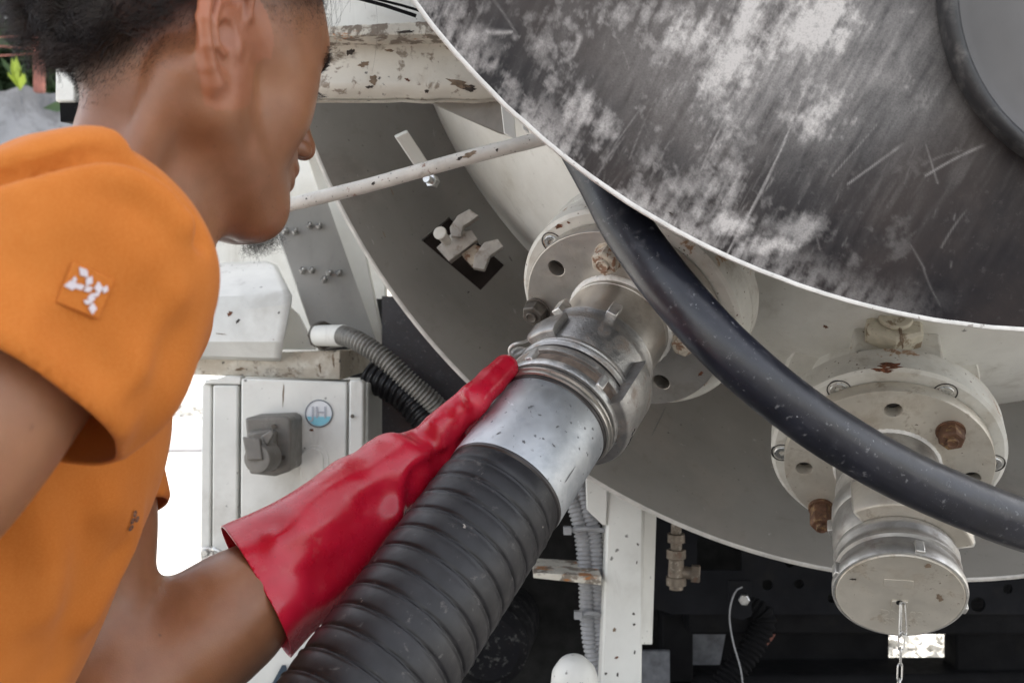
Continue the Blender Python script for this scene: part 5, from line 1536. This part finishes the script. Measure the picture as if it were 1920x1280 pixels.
# folds of the shirt, drawn where the lines of sight meet it
fold([(-60, 335), (40, 305), (120, 282), (200, 268), (270, 280), (325, 312), (368, 370), (394, 430)], .0080, .0150)
fold([(-60, 365), (40, 338), (120, 315), (190, 300), (250, 308), (300, 335), (345, 385), (378, 445)], .0050, -.0220)
fold([(-60, 395), (40, 368), (120, 346), (190, 330), (250, 340), (300, 368), (338, 412)], .0085, .0100)
fold([(-60, 300), (60, 275), (150, 256), (220, 255)], .008, .003)
fold([(60, 420), (150, 400), (230, 420), (290, 480)], .016, .007)
fold([(236, 410), (285, 470), (310, 560), (300, 650)], .016, -.006)
fold([(330, 560), (300, 640), (250, 720)], .012, .006)
fold([(130, 620), (190, 680), (250, 740)], .010, -.005)
fold([(330, 640), (300, 740), (260, 830)], .012, -.004)
fold([(200, 940), (240, 1000), (170, 1150)], .014, .008)
fold([(60, 900), (90, 1000), (70, 1150)], .018, .005)
fold([(130, 930), (150, 1060), (110, 1250)], .014, -.004)
fold([(0, 1020), (40, 1120), (60, 1280)], .016, -.004)
Vt, Ft, Nt = net(shirt_full, (-.78, .28, -.64), (-.05, 1.02, .20), .0034)
def cut_geo(V, F, planes, caps=()):
    """open the mesh where it lies beyond a plane near a centre: (point, normal, centre, radius)"""
    me = bpy.data.meshes.new('tmp')
    n = len(F); me.vertices.add(len(V)); me.vertices.foreach_set('co', V.astype(np.float32).ravel())
    me.loops.add(n * 4); me.loops.foreach_set('vertex_index', F.astype(np.int32).ravel()); me.polygons.add(n)
    me.polygons.foreach_set('loop_start', np.arange(0, n * 4, 4, dtype=np.int32)); me.polygons.foreach_set('loop_total', np.full(n, 4, dtype=np.int32))
    me.update(calc_edges=True); me.validate()
    bm = bmesh.new(); bm.from_mesh(me); bpy.data.meshes.remove(me)
    for (pt, nr, c, R) in planes:
        vs = [v for v in bm.verts if (v.co - c).length < R]; S = set(vs)
        es = [e for e in bm.edges if e.verts[0] in S and e.verts[1] in S]; fs = [f for f in bm.faces if all(v in S for v in f.verts)]
        bmesh.ops.bisect_plane(bm, geom=vs + es + fs, plane_co=pt, plane_no=nr, clear_outer=True, dist=1e-5)
    for (pt, nr, c, R) in caps:     # drop the flat lid of an opening
        dead = [f for f in bm.faces if f.normal.dot(nr) > .8 and abs((f.calc_center_median() - pt).dot(nr)) < .0022 and (f.calc_center_median() - c).length < R]
        bmesh.ops.delete(bm, geom=dead, context='FACES')
        rim = [v for v in bm.verts if v.is_boundary and abs((v.co - pt).dot(nr)) < .012 and (v.co - c).length < R]
        loose = [v for v in bm.verts if not v.link_faces]
        if loose: bmesh.ops.delete(bm, geom=loose, context='VERTS'); rim = [v for v in rim if v.is_valid]
        for it in range(60):
            new = {}
            for v in rim:
                nb = [e.other_vert(v) for e in v.link_edges if e.is_boundary]
                if len(nb) >= 2: new[v] = v.co * .4 + (sum((b.co for b in nb), Vector()) / len(nb)) * .6
            for v, q_ in new.items(): v.co = q_ - nr * ((q_ - pt).dot(nr)) * .5
        ring = set(rim)
        for it in range(3):
            grow = {b for v in ring for e in v.link_edges for b in (e.other_vert(v),)} - set(rim)
            for v in grow:
                nb = [e.other_vert(v) for e in v.link_edges]
                v.co = v.co * .5 + sum((b.co for b in nb), Vector()) / len(nb) * .5
    # keep the largest piece
    bm.verts.ensure_lookup_table()
    seen, best = set(), []
    for v in bm.verts:
        if v in seen: continue
        st_, comp = [v], []; seen.add(v)
        while st_:
            a = st_.pop(); comp.append(a)
            for e in a.link_edges:
                b = e.other_vert(a)
                if b not in seen: seen.add(b); st_.append(b)
        if len(comp) > len(best): best = comp
    B = set(best); bmesh.ops.delete(bm, geom=[v for v in bm.verts if v not in B], context='VERTS')
    bm.verts.index_update()
    g = ([v.co.copy() for v in bm.verts], [tuple(v.index for v in f.verts) for f in bm.faces]); bm.free()
    return g
neckc = hl(-.05, 0, -.112)
nk_n = (hl(-.045, 0, -.03) - NB).normalized()
sg_ = cut_geo(Vt, Ft, [], [(COLP, COLN, COLP, .12), (hem, slvn, hem, .13), (hemL, SLVL.normalized(), hemL, .1)])
print('shirt', len(sg_[0]))
shirt = mk('t_shirt', sg_, cloth, person, angle=0, solid=.0016)

# sleeve patch: a small raised tab with white stitched lozenges
def on(f, u, v, lift=0.0):
    q = hit(f, u, v); n = grad(f, q); return q + n * lift, n
pc, pn_ = on(shirt_full, 160, 545, .0012)
def tangent_frame(c, n, up): 
    z = n; y = (up - z * up.dot(z)).normalized(); x = y.cross(z)
    m = Matrix((x, y, z)).transposed().to_4x4(); m.translation = c; return m
PT = tangent_frame(pc, pn_, Vector((0, 0, 1))) @ Matrix.Rotation(math.radians(-14), 4, 'Z')
white_thread = surface('white_stitching', (.52, .47, .50), .8, bumps=[(900, .6, .0004)])
pat = mk('sleeve_patch', xf(box(-.0098, .0098, -.0098, .0098, -.0015, .00005), PT @ Matrix.Rotation(math.radians(-8), 4, 'Z')), cloth, shirt, bevel=.0006)
sp_ = []
for (x, y, s) in ((-.0035, .0082, 2.6), (.0000, .0048, 2.3), (-.0075, .0005, 2.9), (-.0035, .0008, 2.0), (.0005, .0008, 2.0), (.0052, .0028, 2.6), (.0085, .0030, 1.8), (.0030, -.0030, 2.2), (.0015, -.0055, 1.6), (.0048, -.0078, 2.4), (-.0068, .0036, 1.4), (.0048, -.0008, 1.5)):
    s *= .00085; x *= .9; y *= .9
    sp_.append(xf(disc_cyl(s * 1.15, .0002, .0009, 4, .0002), PT @ Matrix.Translation((x, y, 0)) @ Matrix.Rotation(x * 900 + y * 300, 4, 'Z') @ Matrix.Diagonal((1.2, .8, 1, 1))))
mk('stitching', join(*sp_), white_thread, shirt)
# printed marks along the far sleeve edge
ink = surface('dark_print', (.08, .05, .04), .8)
mr = []
rr_ = random.Random(4)
for (u, v) in ((272, 925), (262, 932), (268, 942), (256, 948), (262, 958), (250, 962), (246, 975), (254, 972), (243, 988)):
    q = hit(shirt_full, u, v, .3, 1.2)
    if q is None or q.y > 1.0: continue
    if abs(grad(shirt_full, q).dot(q.normalized())) < .35: continue
    n = grad(shirt_full, q); T = tangent_frame(q + n * .0010, n, Vector((.3, 0, 1))) @ Matrix.Rotation(rr_.uniform(-.6, .6), 4, 'Z')
    mr.append(xf(lathe([(0, .0010), (.0004, .0012), (.0004, .0019), (0, .0021)], 10, rr_.uniform(0, 3), 4 + rr_.uniform(3, 6)), T))
if mr: mk('printed_marks', join(*mr), ink, shirt, smooth=False)

# glove
crease(glove_f, [(470, 1060), (560, 1030), (640, 985), (720, 930)], .010, .0035)
crease(glove_f, [(560, 975), (640, 930), (700, 895), (750, 850)], .010, -.0040)
crease(glove_f, [(600, 1090), (690, 1010), (735, 945), (765, 895)], .008, .0045)
crease(glove_f, [(745, 960), (752, 905), (770, 870), (800, 850)], .007, -.0055)
crease(glove_f, [(775, 930), (780, 890), (800, 870), (830, 862)], .005, .0050)
crease(glove_f, [(520, 1010), (600, 990), (660, 960)], .007, -.003)
crease(glove_f, [(480, 1100), (530, 1090), (600, 1060)], .007, .003)
crease(glove_f, [(860, 745), (872, 770), (878, 800)], .004, .0035)
crease(glove_f, [(872, 735), (888, 765), (892, 790)], .004, -.003)
crease(glove_f, [(835, 770), (848, 790), (850, 815)], .004, .003)
crease(glove_f, [(810, 790), (825, 812), (828, 835)], .004, -.003)
Vg, Fg, _ = net(glove_full, (-.32, .68, -.30), (.14, 1.12, .06), .0022)
def glove_mat():
    N = NT('red_rubber')
    c = N.mix(N.rng(N.noise(14, 5), .35, .65), (.42, .006, .022), (.52, .010, .035))
    c = N.mix(N.rng(N.noise(50, 6, .65), .58, .75, 0, .5), c, (.50, .10, .10))
    sp = N.math('MULTIPLY', N.rng(N.voro(170), .06, .10, 1, 0), N.rng(N.noise(40), .55, .6))
    c = N.mix(sp, c, (.08, .004, .008))
    N.set(N.b.inputs['Base Color'], c); N.set(N.b.inputs['Roughness'], N.rng(N.noise(40, 5), .35, .65, .22, .36))
    N.b.inputs['Specular IOR Level'].default_value = .55
    N.b.inputs['Subsurface Weight'].default_value = .08; N.b.inputs['Subsurface Scale'].default_value = .003
    nm = N.bump(N.noise(30, 3), .12, .003); nm = N.bump(N.noise(220, 4), .15, .0006, nm)
    N.set(N.b.inputs['Normal'], nm)
    return N.m
red = glove_mat()
ax_ = (EL - WL).normalized()
gg_ = cut_geo(Vg, Fg, [(CUFF, (ax_ + Vector((.0, .24, .20))).normalized(), CUFF + ax_ * .05, .135)])
print('glove', len(gg_[0]))
mk('glove', gg_, red, person, angle=0, solid=.0014)
# the other glove holds the hose below the picture
hold = Vector((-.165, .66, -.50))
def glove2_f(p):
    b = WR
    d = cap_(p, b + (ER - WR) * .35, b, .048, .034)
    d = smin(d, cap_(p, b, Vector((-.20, .60, -.43)), .034, .03), .02)
    for k in range(4):
        o = Vector((-.205 + .012 * k, .615 - .004 * k, -.415 - .018 * k))
        d = smin(d, chain(p, [o, o + Vector((.035, .035, .006)), o + Vector((.065, .03, .004)), o + Vector((.085, .005, 0))], [.0125, .012, .011, .0105], .002), .006)
    d = smin(d, chain(p, [Vector((-.205, .585, -.42)), Vector((-.185, .555, -.44)), Vector((-.155, .54, -.455))], [.016, .0145, .013], .003), .01)
    return d
Vg2, Fg2, _ = net(glove2_f, (-.36, .34, -.56), (-.02, .74, -.22), .004)
mk('glove', (Vg2, Fg2), red, person, angle=0)
# work trousers and boots, all of it below the picture
def trousers_f(p):
    d = ell(p, C3, (.128, .163, .13), TR)
    for s_, fx in ((1, .02), (-1, .10)):
        hip = C3 + rt * .085 * s_ + Vector((0, 0, -.04)); kn = hip + Vector((.10 + fx, .02, -.38)); ft_ = Vector((kn.x - .12, kn.y, -HC + .10))
        d = smin(d, cap_(p, hip, kn, .090, .070), .03); d = smin(d, cap_(p, kn, ft_, .070, .058), .02)
    return d
Vp, Fp, _ = net(trousers_f, (-.9, .3, -1.25), (-.1, 1.05, -.32), .008)
mk('trousers', (Vp, Fp), surface('dark_work_trousers', (.05, .055, .07), .9), person, angle=0)
for s_, fx in ((1, .02), (-1, .10)):
    hip = C3 + rt * .085 * s_ + Vector((0, 0, -.04)); kn = hip + Vector((.10 + fx, .02, -.38)); a = Vector((kn.x - .12, kn.y, -HC + .09))
    Vb, Fb, _ = net(lambda p: smin(cap_(p, a, a + Vector((.0, 0, -.03)), .062, .055), ell(p, a + Vector((.08, .03, -.045)), (.13, .05, .045)), .03), tuple(a + Vector((-.1, -.12, -.10))), tuple(a + Vector((.26, .14, .10))), .008)
    mk('boot', (Vb, Fb), M['black'], person, angle=0)

# ------------------------------------------------------------------ hair: strands grown from the scalp
def strands(name, roots, normals, make, rad, mat, parent, npts=7):
    n = len(roots)
    hc = bpy.data.hair_curves.new(name)
    hc.add_curves([npts] * n)
    L = root_loc(parent)
    Pn = np.zeros((n * npts, 3), dtype=np.float32)
    for i in range(n): Pn[i * npts:(i + 1) * npts] = make(roots[i], normals[i], npts, i)
    Pn[:, 2] += HC; Pn -= np.array(L, dtype=np.float32)
    hc.attributes['position'].data.foreach_set('vector', Pn.ravel())
    ra = hc.attributes.get('radius') or hc.attributes.new('radius', 'FLOAT', 'POINT')
    ra.data.foreach_set('value', np.tile(np.linspace(rad, rad * .35, npts), n).astype(np.float32))
    hc.materials.append(mat)
    o = bpy.data.objects.new(name, hc); COL.objects.link(o); o.parent = parent
    return o
hm = bpy.data.materials.new('black_hair'); hm.use_nodes = True
hb_ = hm.node_tree.nodes['Principled BSDF']; hb_.inputs['Base Color'].default_value = (.018, .014, .014, 1); hb_.inputs['Roughness'].default_value = .42; hb_.inputs['Specular IOR Level'].default_value = .5
hr = np.random.default_rng(12)
q = (Vs - Hn) @ HR3
gr = _ = None
def normals_at(f, pts, e=.003):
    g = np.stack([f(pts + x) - f(pts - x) for x in (A3(e, 0, 0), A3(0, e, 0), A3(0, 0, e))], -1)
    return g / np.maximum(np.linalg.norm(g, axis=1, keepdims=True), 1e-9)
x, y, z = q[:, 0], np.abs(q[:, 1]), q[:, 2]
line = np.interp(x, HLX, HLY)
ear = np.linalg.norm(q - A3(*EARC) * np.stack([np.ones(len(q)), np.sign(q[:, 1] + 1e-6), np.ones(len(q))], -1), axis=1)
isear = (y > .068 + .35 * np.clip(-x - .01, 0, 1)) & (ear < .047)
onhead = (np.linalg.norm(q, axis=1) < .17) & ~isear
above = z - line
def pick(mask, n):
    ii = np.nonzero(mask)[0]; ii = ii[hr.integers(0, len(ii), n)]
    pts = Vs[ii] + hr.normal(size=(n, 3)).astype(np.float32) * .0009
    return pts, normals_at(head_f, pts), q[ii]
U = np.array(uh); Fv = np.array(fh); Rv = np.array(rh)
# long curls on top, grouped in locks
topm = onhead & (above > .028)
pts, nn, ql = pick(topm, 22000)
locks = pts[hr.integers(0, len(pts), 420)]; lockdir = hr.normal(size=(420, 3)); lockph = hr.uniform(0, 6.28, 420); lockL = hr.uniform(.7, 1.35, 420)
near_l = np.array([np.argmin(((locks - p) ** 2).sum(1)) for p in pts])
ab = np.clip((ql[:, 2] - np.interp(ql[:, 0], HLX, HLY)) / .07, .12, 1)
def curl(p, n, m, i):
    k = near_l[i]; L = (.010 + .040 * ab[i]) * lockL[k] * hr.uniform(.85, 1.12) * (1 - .35 * np.clip(-ql[i, 0] / .09, 0, 1))
    base = n + .42 * lockdir[k] + hr.normal(size=3) * .05 - U * .25 * (1 - ab[i]) - Fv * .15
    base /= np.linalg.norm(base)
    s1 = np.cross(base, lockdir[k]); s1 /= np.linalg.norm(s1); s2 = np.cross(base, s1)
    t = np.linspace(0, 1, m)[:, None]
    r = .0070 * ab[i]; w = 5.5 + 2 * np.sin(k)
    c = p[None] + base[None] * L * (t - .35 * t * t * ab[i]) + (s1[None] * np.cos(w * t + lockph[k]) + s2[None] * np.sin(w * t + lockph[k])) * r * t ** .7 - (s1 * np.cos(lockph[k]) + s2 * np.sin(lockph[k]))[None] * 0
    return c + U[None] * (-.006 * t * t * ab[i])
strands('hair', pts, nn, curl, .00012, hm, person, 9)
# clipped sides and nape
fm_ = onhead & (above > -.018) & (above < .045)
pts2, n2, q2 = pick(fm_, 22000)
a2 = np.clip((q2[:, 2] - np.interp(q2[:, 0], HLX, HLY) + .018) / .06, 0, 1)
keep = hr.random(len(a2)) < (.12 + .9 * a2 ** .8); pts2, n2, a2 = pts2[keep], n2[keep], a2[keep]
def clip_(p, n, m, i):
    L = .0014 + .0085 * a2[i] ** 1.5; b = n * .6 - U * .75 - Fv * .25 + hr.normal(size=3) * .16; b /= np.linalg.norm(b)
    t = np.linspace(0, 1, m)[:, None]
    return p[None] + b[None] * L * t
strands('clipped_hair', pts2, n2, clip_, .000075, hm, person, 4)
# chin beard, brow, lashes, loose curls on the forehead
bm_ = (np.linalg.norm(q, axis=1) < .17) & (np.exp(-(((x - .086) / .012) ** 2 + (y / .016) ** 2 + ((z + .110) / .012) ** 2)) > .3)
p3, n3_, q3 = pick(bm_, 210)
def beard(p, n, m, i):
    L = hr.uniform(.004, .012); b = n * .7 - U * .5 + Fv * .3 + hr.normal(size=3) * .3; b /= np.linalg.norm(b); s = hr.normal(size=3); t = np.linspace(0, 1, m)[:, None]
    return p[None] + b[None] * L * t + s[None] * .0045 * np.sin(t * 7) * t
strands('chin_beard', p3, n3_, beard, .00009, hm, person, 7)
jm = (np.linalg.norm(q, axis=1) < .17) & (z < -.085) & (x > .02) & (y < .05)
p3b, n3b, q3b = pick(jm, 260)
strands('stubble', p3b, n3b, lambda p, n, m, i: p[None] + (n + hr.normal(size=3) * .4)[None] * .0022 * np.linspace(0, 1, m)[:, None], .00006, hm, person, 3)
bw = onhead & (x > .05) & (np.abs(z - .015) < .0058) & (np.abs(y - .036) < .020)
p4, n4, q4 = pick(bw, 1700)
strands('eyebrow', p4, n4, lambda p, n, m, i: p[None] + (n * .35 + Rv * .8 * np.sign(q4[i][1]) + U * .1 + hr.normal(size=3) * .15 - n * .15)[None] * .0032 * np.linspace(0, 1, m)[:, None], .00012, hm, person, 4)
lr = []
for sg in (1, -1):
    for k in range(70):
        t = hr.uniform(-1, 1); lr.append(np.array(hl(.0875 - .004 * t * t, (.031 + .012 * t) * sg, -.0050 - .0015 * t * t)))
lr = np.array(lr, dtype=np.float32)
def lash(p, n, m, i):
    t = np.linspace(0, 1, m)[:, None]; sg = 1 if i < 70 else -1
    return p[None] + (Fv * .8 - U * .55 + Rv * .25 * sg + hr.normal(size=3) * .12)[None] * .0085 * t + U[None] * .0035 * t * t
strands('eyelashes', lr, lr, lash, .00010, hm, person, 5)
fr = onhead & (x > .045) & (z > .07)
p5, n5, q5 = pick(fr, 170)
def wisp(p, n, m, i):
    t = np.linspace(0, 1, m)[:, None]; L = hr.uniform(.012, .030); b = Fv * .9 + n * .5 - U * .15 + hr.normal(size=3) * .35
    s1 = np.cross(b, U); s2 = np.cross(b, s1); w = hr.uniform(9, 15); ph = hr.uniform(0, 6)
    return p[None] + b[None] * L * t + (s1[None] * np.cos(w * t + ph) + s2[None] * np.sin(w * t + ph)) * .0075 * t ** .6 - U[None] * .014 * t * t
strands('forelock', p5, n5, wisp, .00013, hm, person, 22)
# ------------------------------------------------------------------ chips, rust spots and runs seen on the paint and metal
M['chip_rust'] = surface('bare_rust', (.13, .045, .02), .85, var=.45, vscale=220, bumps=[(400, .5, .0005)])
M['chip_dark'] = surface('dark_paint_chip', (.045, .036, .03), .8, var=.4, vscale=220)
M['chip_tan'] = surface('brown_dirt_run', (.20, .145, .10), .8, var=.35, vscale=160)
M['chip_scratch'] = surface('fine_dark_scratch', (.16, .16, .165), .6, metal=.3)
dg = bpy.context.evaluated_depsgraph_get(); dg.update()
ORG = Vector((0, 0, HC))
cr = np.random.default_rng(5)
def cast(u, v):
    ok, loc, nrm, _, ob, _ = scene.ray_cast(dg, ORG, P(u, v, 1.0).normalized())
    return (loc, nrm, ob) if ok else None
def chip(u, v, w, h, rot, mat, name='paint_chip', only=None):
    c = cast(u, v)
    if c is None: return
    ob = c[2]
    base = ob.original if hasattr(ob, 'original') else ob
    if base.name.startswith(('body', 't_shirt', 'glove')): return
    ph = cr.uniform(0, 6, 4); ca, sa = math.cos(rot), math.sin(rot)
    V, F = [], []
    n = 22; rings = (0.0, .55, 1.0)
    for k, q_ in enumerate(rings):
        for i in range(n if q_ else 1):
            a = 2 * math.pi * i / n
            r = q_ * (1 + .28 * math.sin(2 * a + ph[0]) + .20 * math.sin(5 * a + ph[1]) + .14 * math.sin(9 * a + ph[2]))
            x, y = w * r * math.cos(a), h * r * math.sin(a)
            t = cast(u + x * ca - y * sa, v + x * sa + y * ca)
            if t is None or t[2] != ob or (t[0] - c[0]).length > .08: return
            V.append(t[0] + t[1] * .00035 - ORG)
    for i in range(n):
        j = (i + 1) % n
        F.append((0, 1 + i, 1 + j)); F.append((1 + i, 1 + n + i, 1 + n + j, 1 + j))
    par = base if (base.parent is None or base.parent.parent is None) else base.parent
    if base.parent is None and base.type != 'EMPTY': par = base
    o = mk(name, (V, F), mat, par, angle=0)
for (u, v, w, h, r, m) in (
    (1668, 686, 26, 5, -.02, 'chip_rust'), (1655, 694, 17, 4, .02, 'chip_rust'), (1548, 612, 4, 3, 0, 'chip_rust'), (1790, 726, 6, 2, .5, 'chip_dark'), (1456, 850, 3, 12, .1, 'chip_rust'), (1461, 868, 3, 4, 0, 'chip_rust'),
    (1668, 640, 7, 20, .05, 'chip_tan'), (1690, 632, 4, 16, -.1, 'chip_tan'), (1655, 655, 18, 3, 0, 'chip_tan'), (1640, 592, 4, 6, 0, 'chip_dark'), (1705, 588, 3, 5, 0, 'chip_dark'),
    (1048, 424, 9, 3, -.35, 'chip_rust'), (1066, 417, 3, 2, 0, 'chip_rust'), (1322, 687, 6, 2.5, -.3, 'chip_rust'), (1314, 700, 5, 3, -.3, 'chip_rust'), (984, 520, 1.5, 5, .1, 'chip_dark'), (1258, 400, 4, 2, .4, 'chip_dark'),
    (700, 150, 9, 7, .1, 'chip_tan'), (693, 163, 6, 3, 0, 'chip_dark'), (657, 98, 8, 5, -.9, 'chip_dark'), (668, 86, 5, 4, -.9, 'chip_tan'), (612, 84, 14, 9, .3, 'chip_tan'), (682, 121, 9, 5, 0, 'chip_tan'), (764, 150, 5, 2.5, .2, 'chip_rust'),
    (862, 158, 24, 6, .22, 'chip_tan'), (880, 165, 15, 5, .1, 'chip_dark'), (900, 150, 9, 3, .3, 'chip_rust'), (800, 171, 3, 4, 0, 'chip_dark'), (730, 95, 10, 2, 0, 'chip_tan'), (625, 42, 12, 3, -.1, 'chip_rust'), (665, 46, 4, 6, 0, 'chip_rust'), (760, 60, 20, 2, -.1, 'chip_dark'),
    (431, 588, 5, 4, 0, 'chip_rust'), (446, 602, 3, 4, .6, 'chip_dark'), (414, 626, 8, 1, .1, 'chip_tan'), (523, 586, 2, 2, 0, 'chip_dark'),
    (531, 740, 1.3, 22, .02, 'chip_tan'), (536, 775, 1.5, 10, 0, 'chip_tan'), (584, 806, 3, 3, 0, 'chip_rust'), (450, 692, 8, 3, 0, 'chip_tan'), (600, 690, 2, 9, 0, 'chip_tan'), (625, 676, 2, 12, 0, 'chip_tan'),
    (1152, 1180, 4, 3, 0, 'chip_tan'), (1156, 1232, 4, 2, 0, 'chip_rust'), (1188, 1150, 2, 3, 0, 'chip_dark'), (1189, 1170, 2, 3, 0, 'chip_dark'), (1196, 1020, 2, 2.5, 0, 'chip_dark'), (1194, 1054, 1.5, 2.5, 0, 'chip_dark'), (1190, 1222, 2, 3, 0, 'chip_dark'), (1136, 1262, 2, 3, 0, 'chip_dark'), (1158, 1264, 2.5, 3, 0, 'chip_dark'), (1222, 1172, 2, 4, 0, 'chip_dark'),
    (1041, 1082, 5, 4, 0, 'chip_rust'), (880, 290, 15, 4, -.25, 'chip_tan'), (862, 297, 6, 2.5, -.3, 'chip_dark'), (932, 281, 2, 3, 0, 'chip_dark'), (700, 344, 3, 3, 0, 'chip_dark'),
    (995, 763, 5, 2, -.2, 'chip_scratch'), (982, 828, 4, 2, .3, 'chip_scratch'), (1012, 778, 3, 1.5, 0, 'chip_scratch'), (1045, 800, 3, 2, 0, 'chip_scratch'), (1038, 835, 5, 1.2, .7, 'chip_scratch'), (960, 855, 1, 26, .62, 'chip_scratch'), (1068, 890, 1, 18, .6, 'chip_scratch'), (1000, 872, 2, 1.2, 0, 'chip_scratch'), (935, 812, 4, 1.2, -.6, 'chip_scratch'),
    (1235, 790, 1, 24, .45, 'chip_scratch'), (1115, 745, 1, 8, .5, 'chip_dark'), (940, 470, 1, 6, -.5, 'chip_dark'), (957, 485, 1, 5, -.5, 'chip_dark'), (878, 548, 2, 1.5, 0, 'chip_dark'), (720, 440, 1, 5, -.4, 'chip_tan'), (735, 360, 1.2, 6, -.4, 'chip_tan'),
    (1655, 1085, 12, 5, .3, 'chip_tan'), (1740, 1060, 8, 3, -.2, 'chip_tan'), (1762, 1120, 6, 6, 0, 'chip_tan'), (1612, 1165, 12, 7, .3, 'chip_tan'), (1640, 1178, 9, 4, 0, 'chip_tan'), (1600, 1085, 5, 2, 0, 'chip_dark')):
    chip(u, v, w, h, r, M[m])
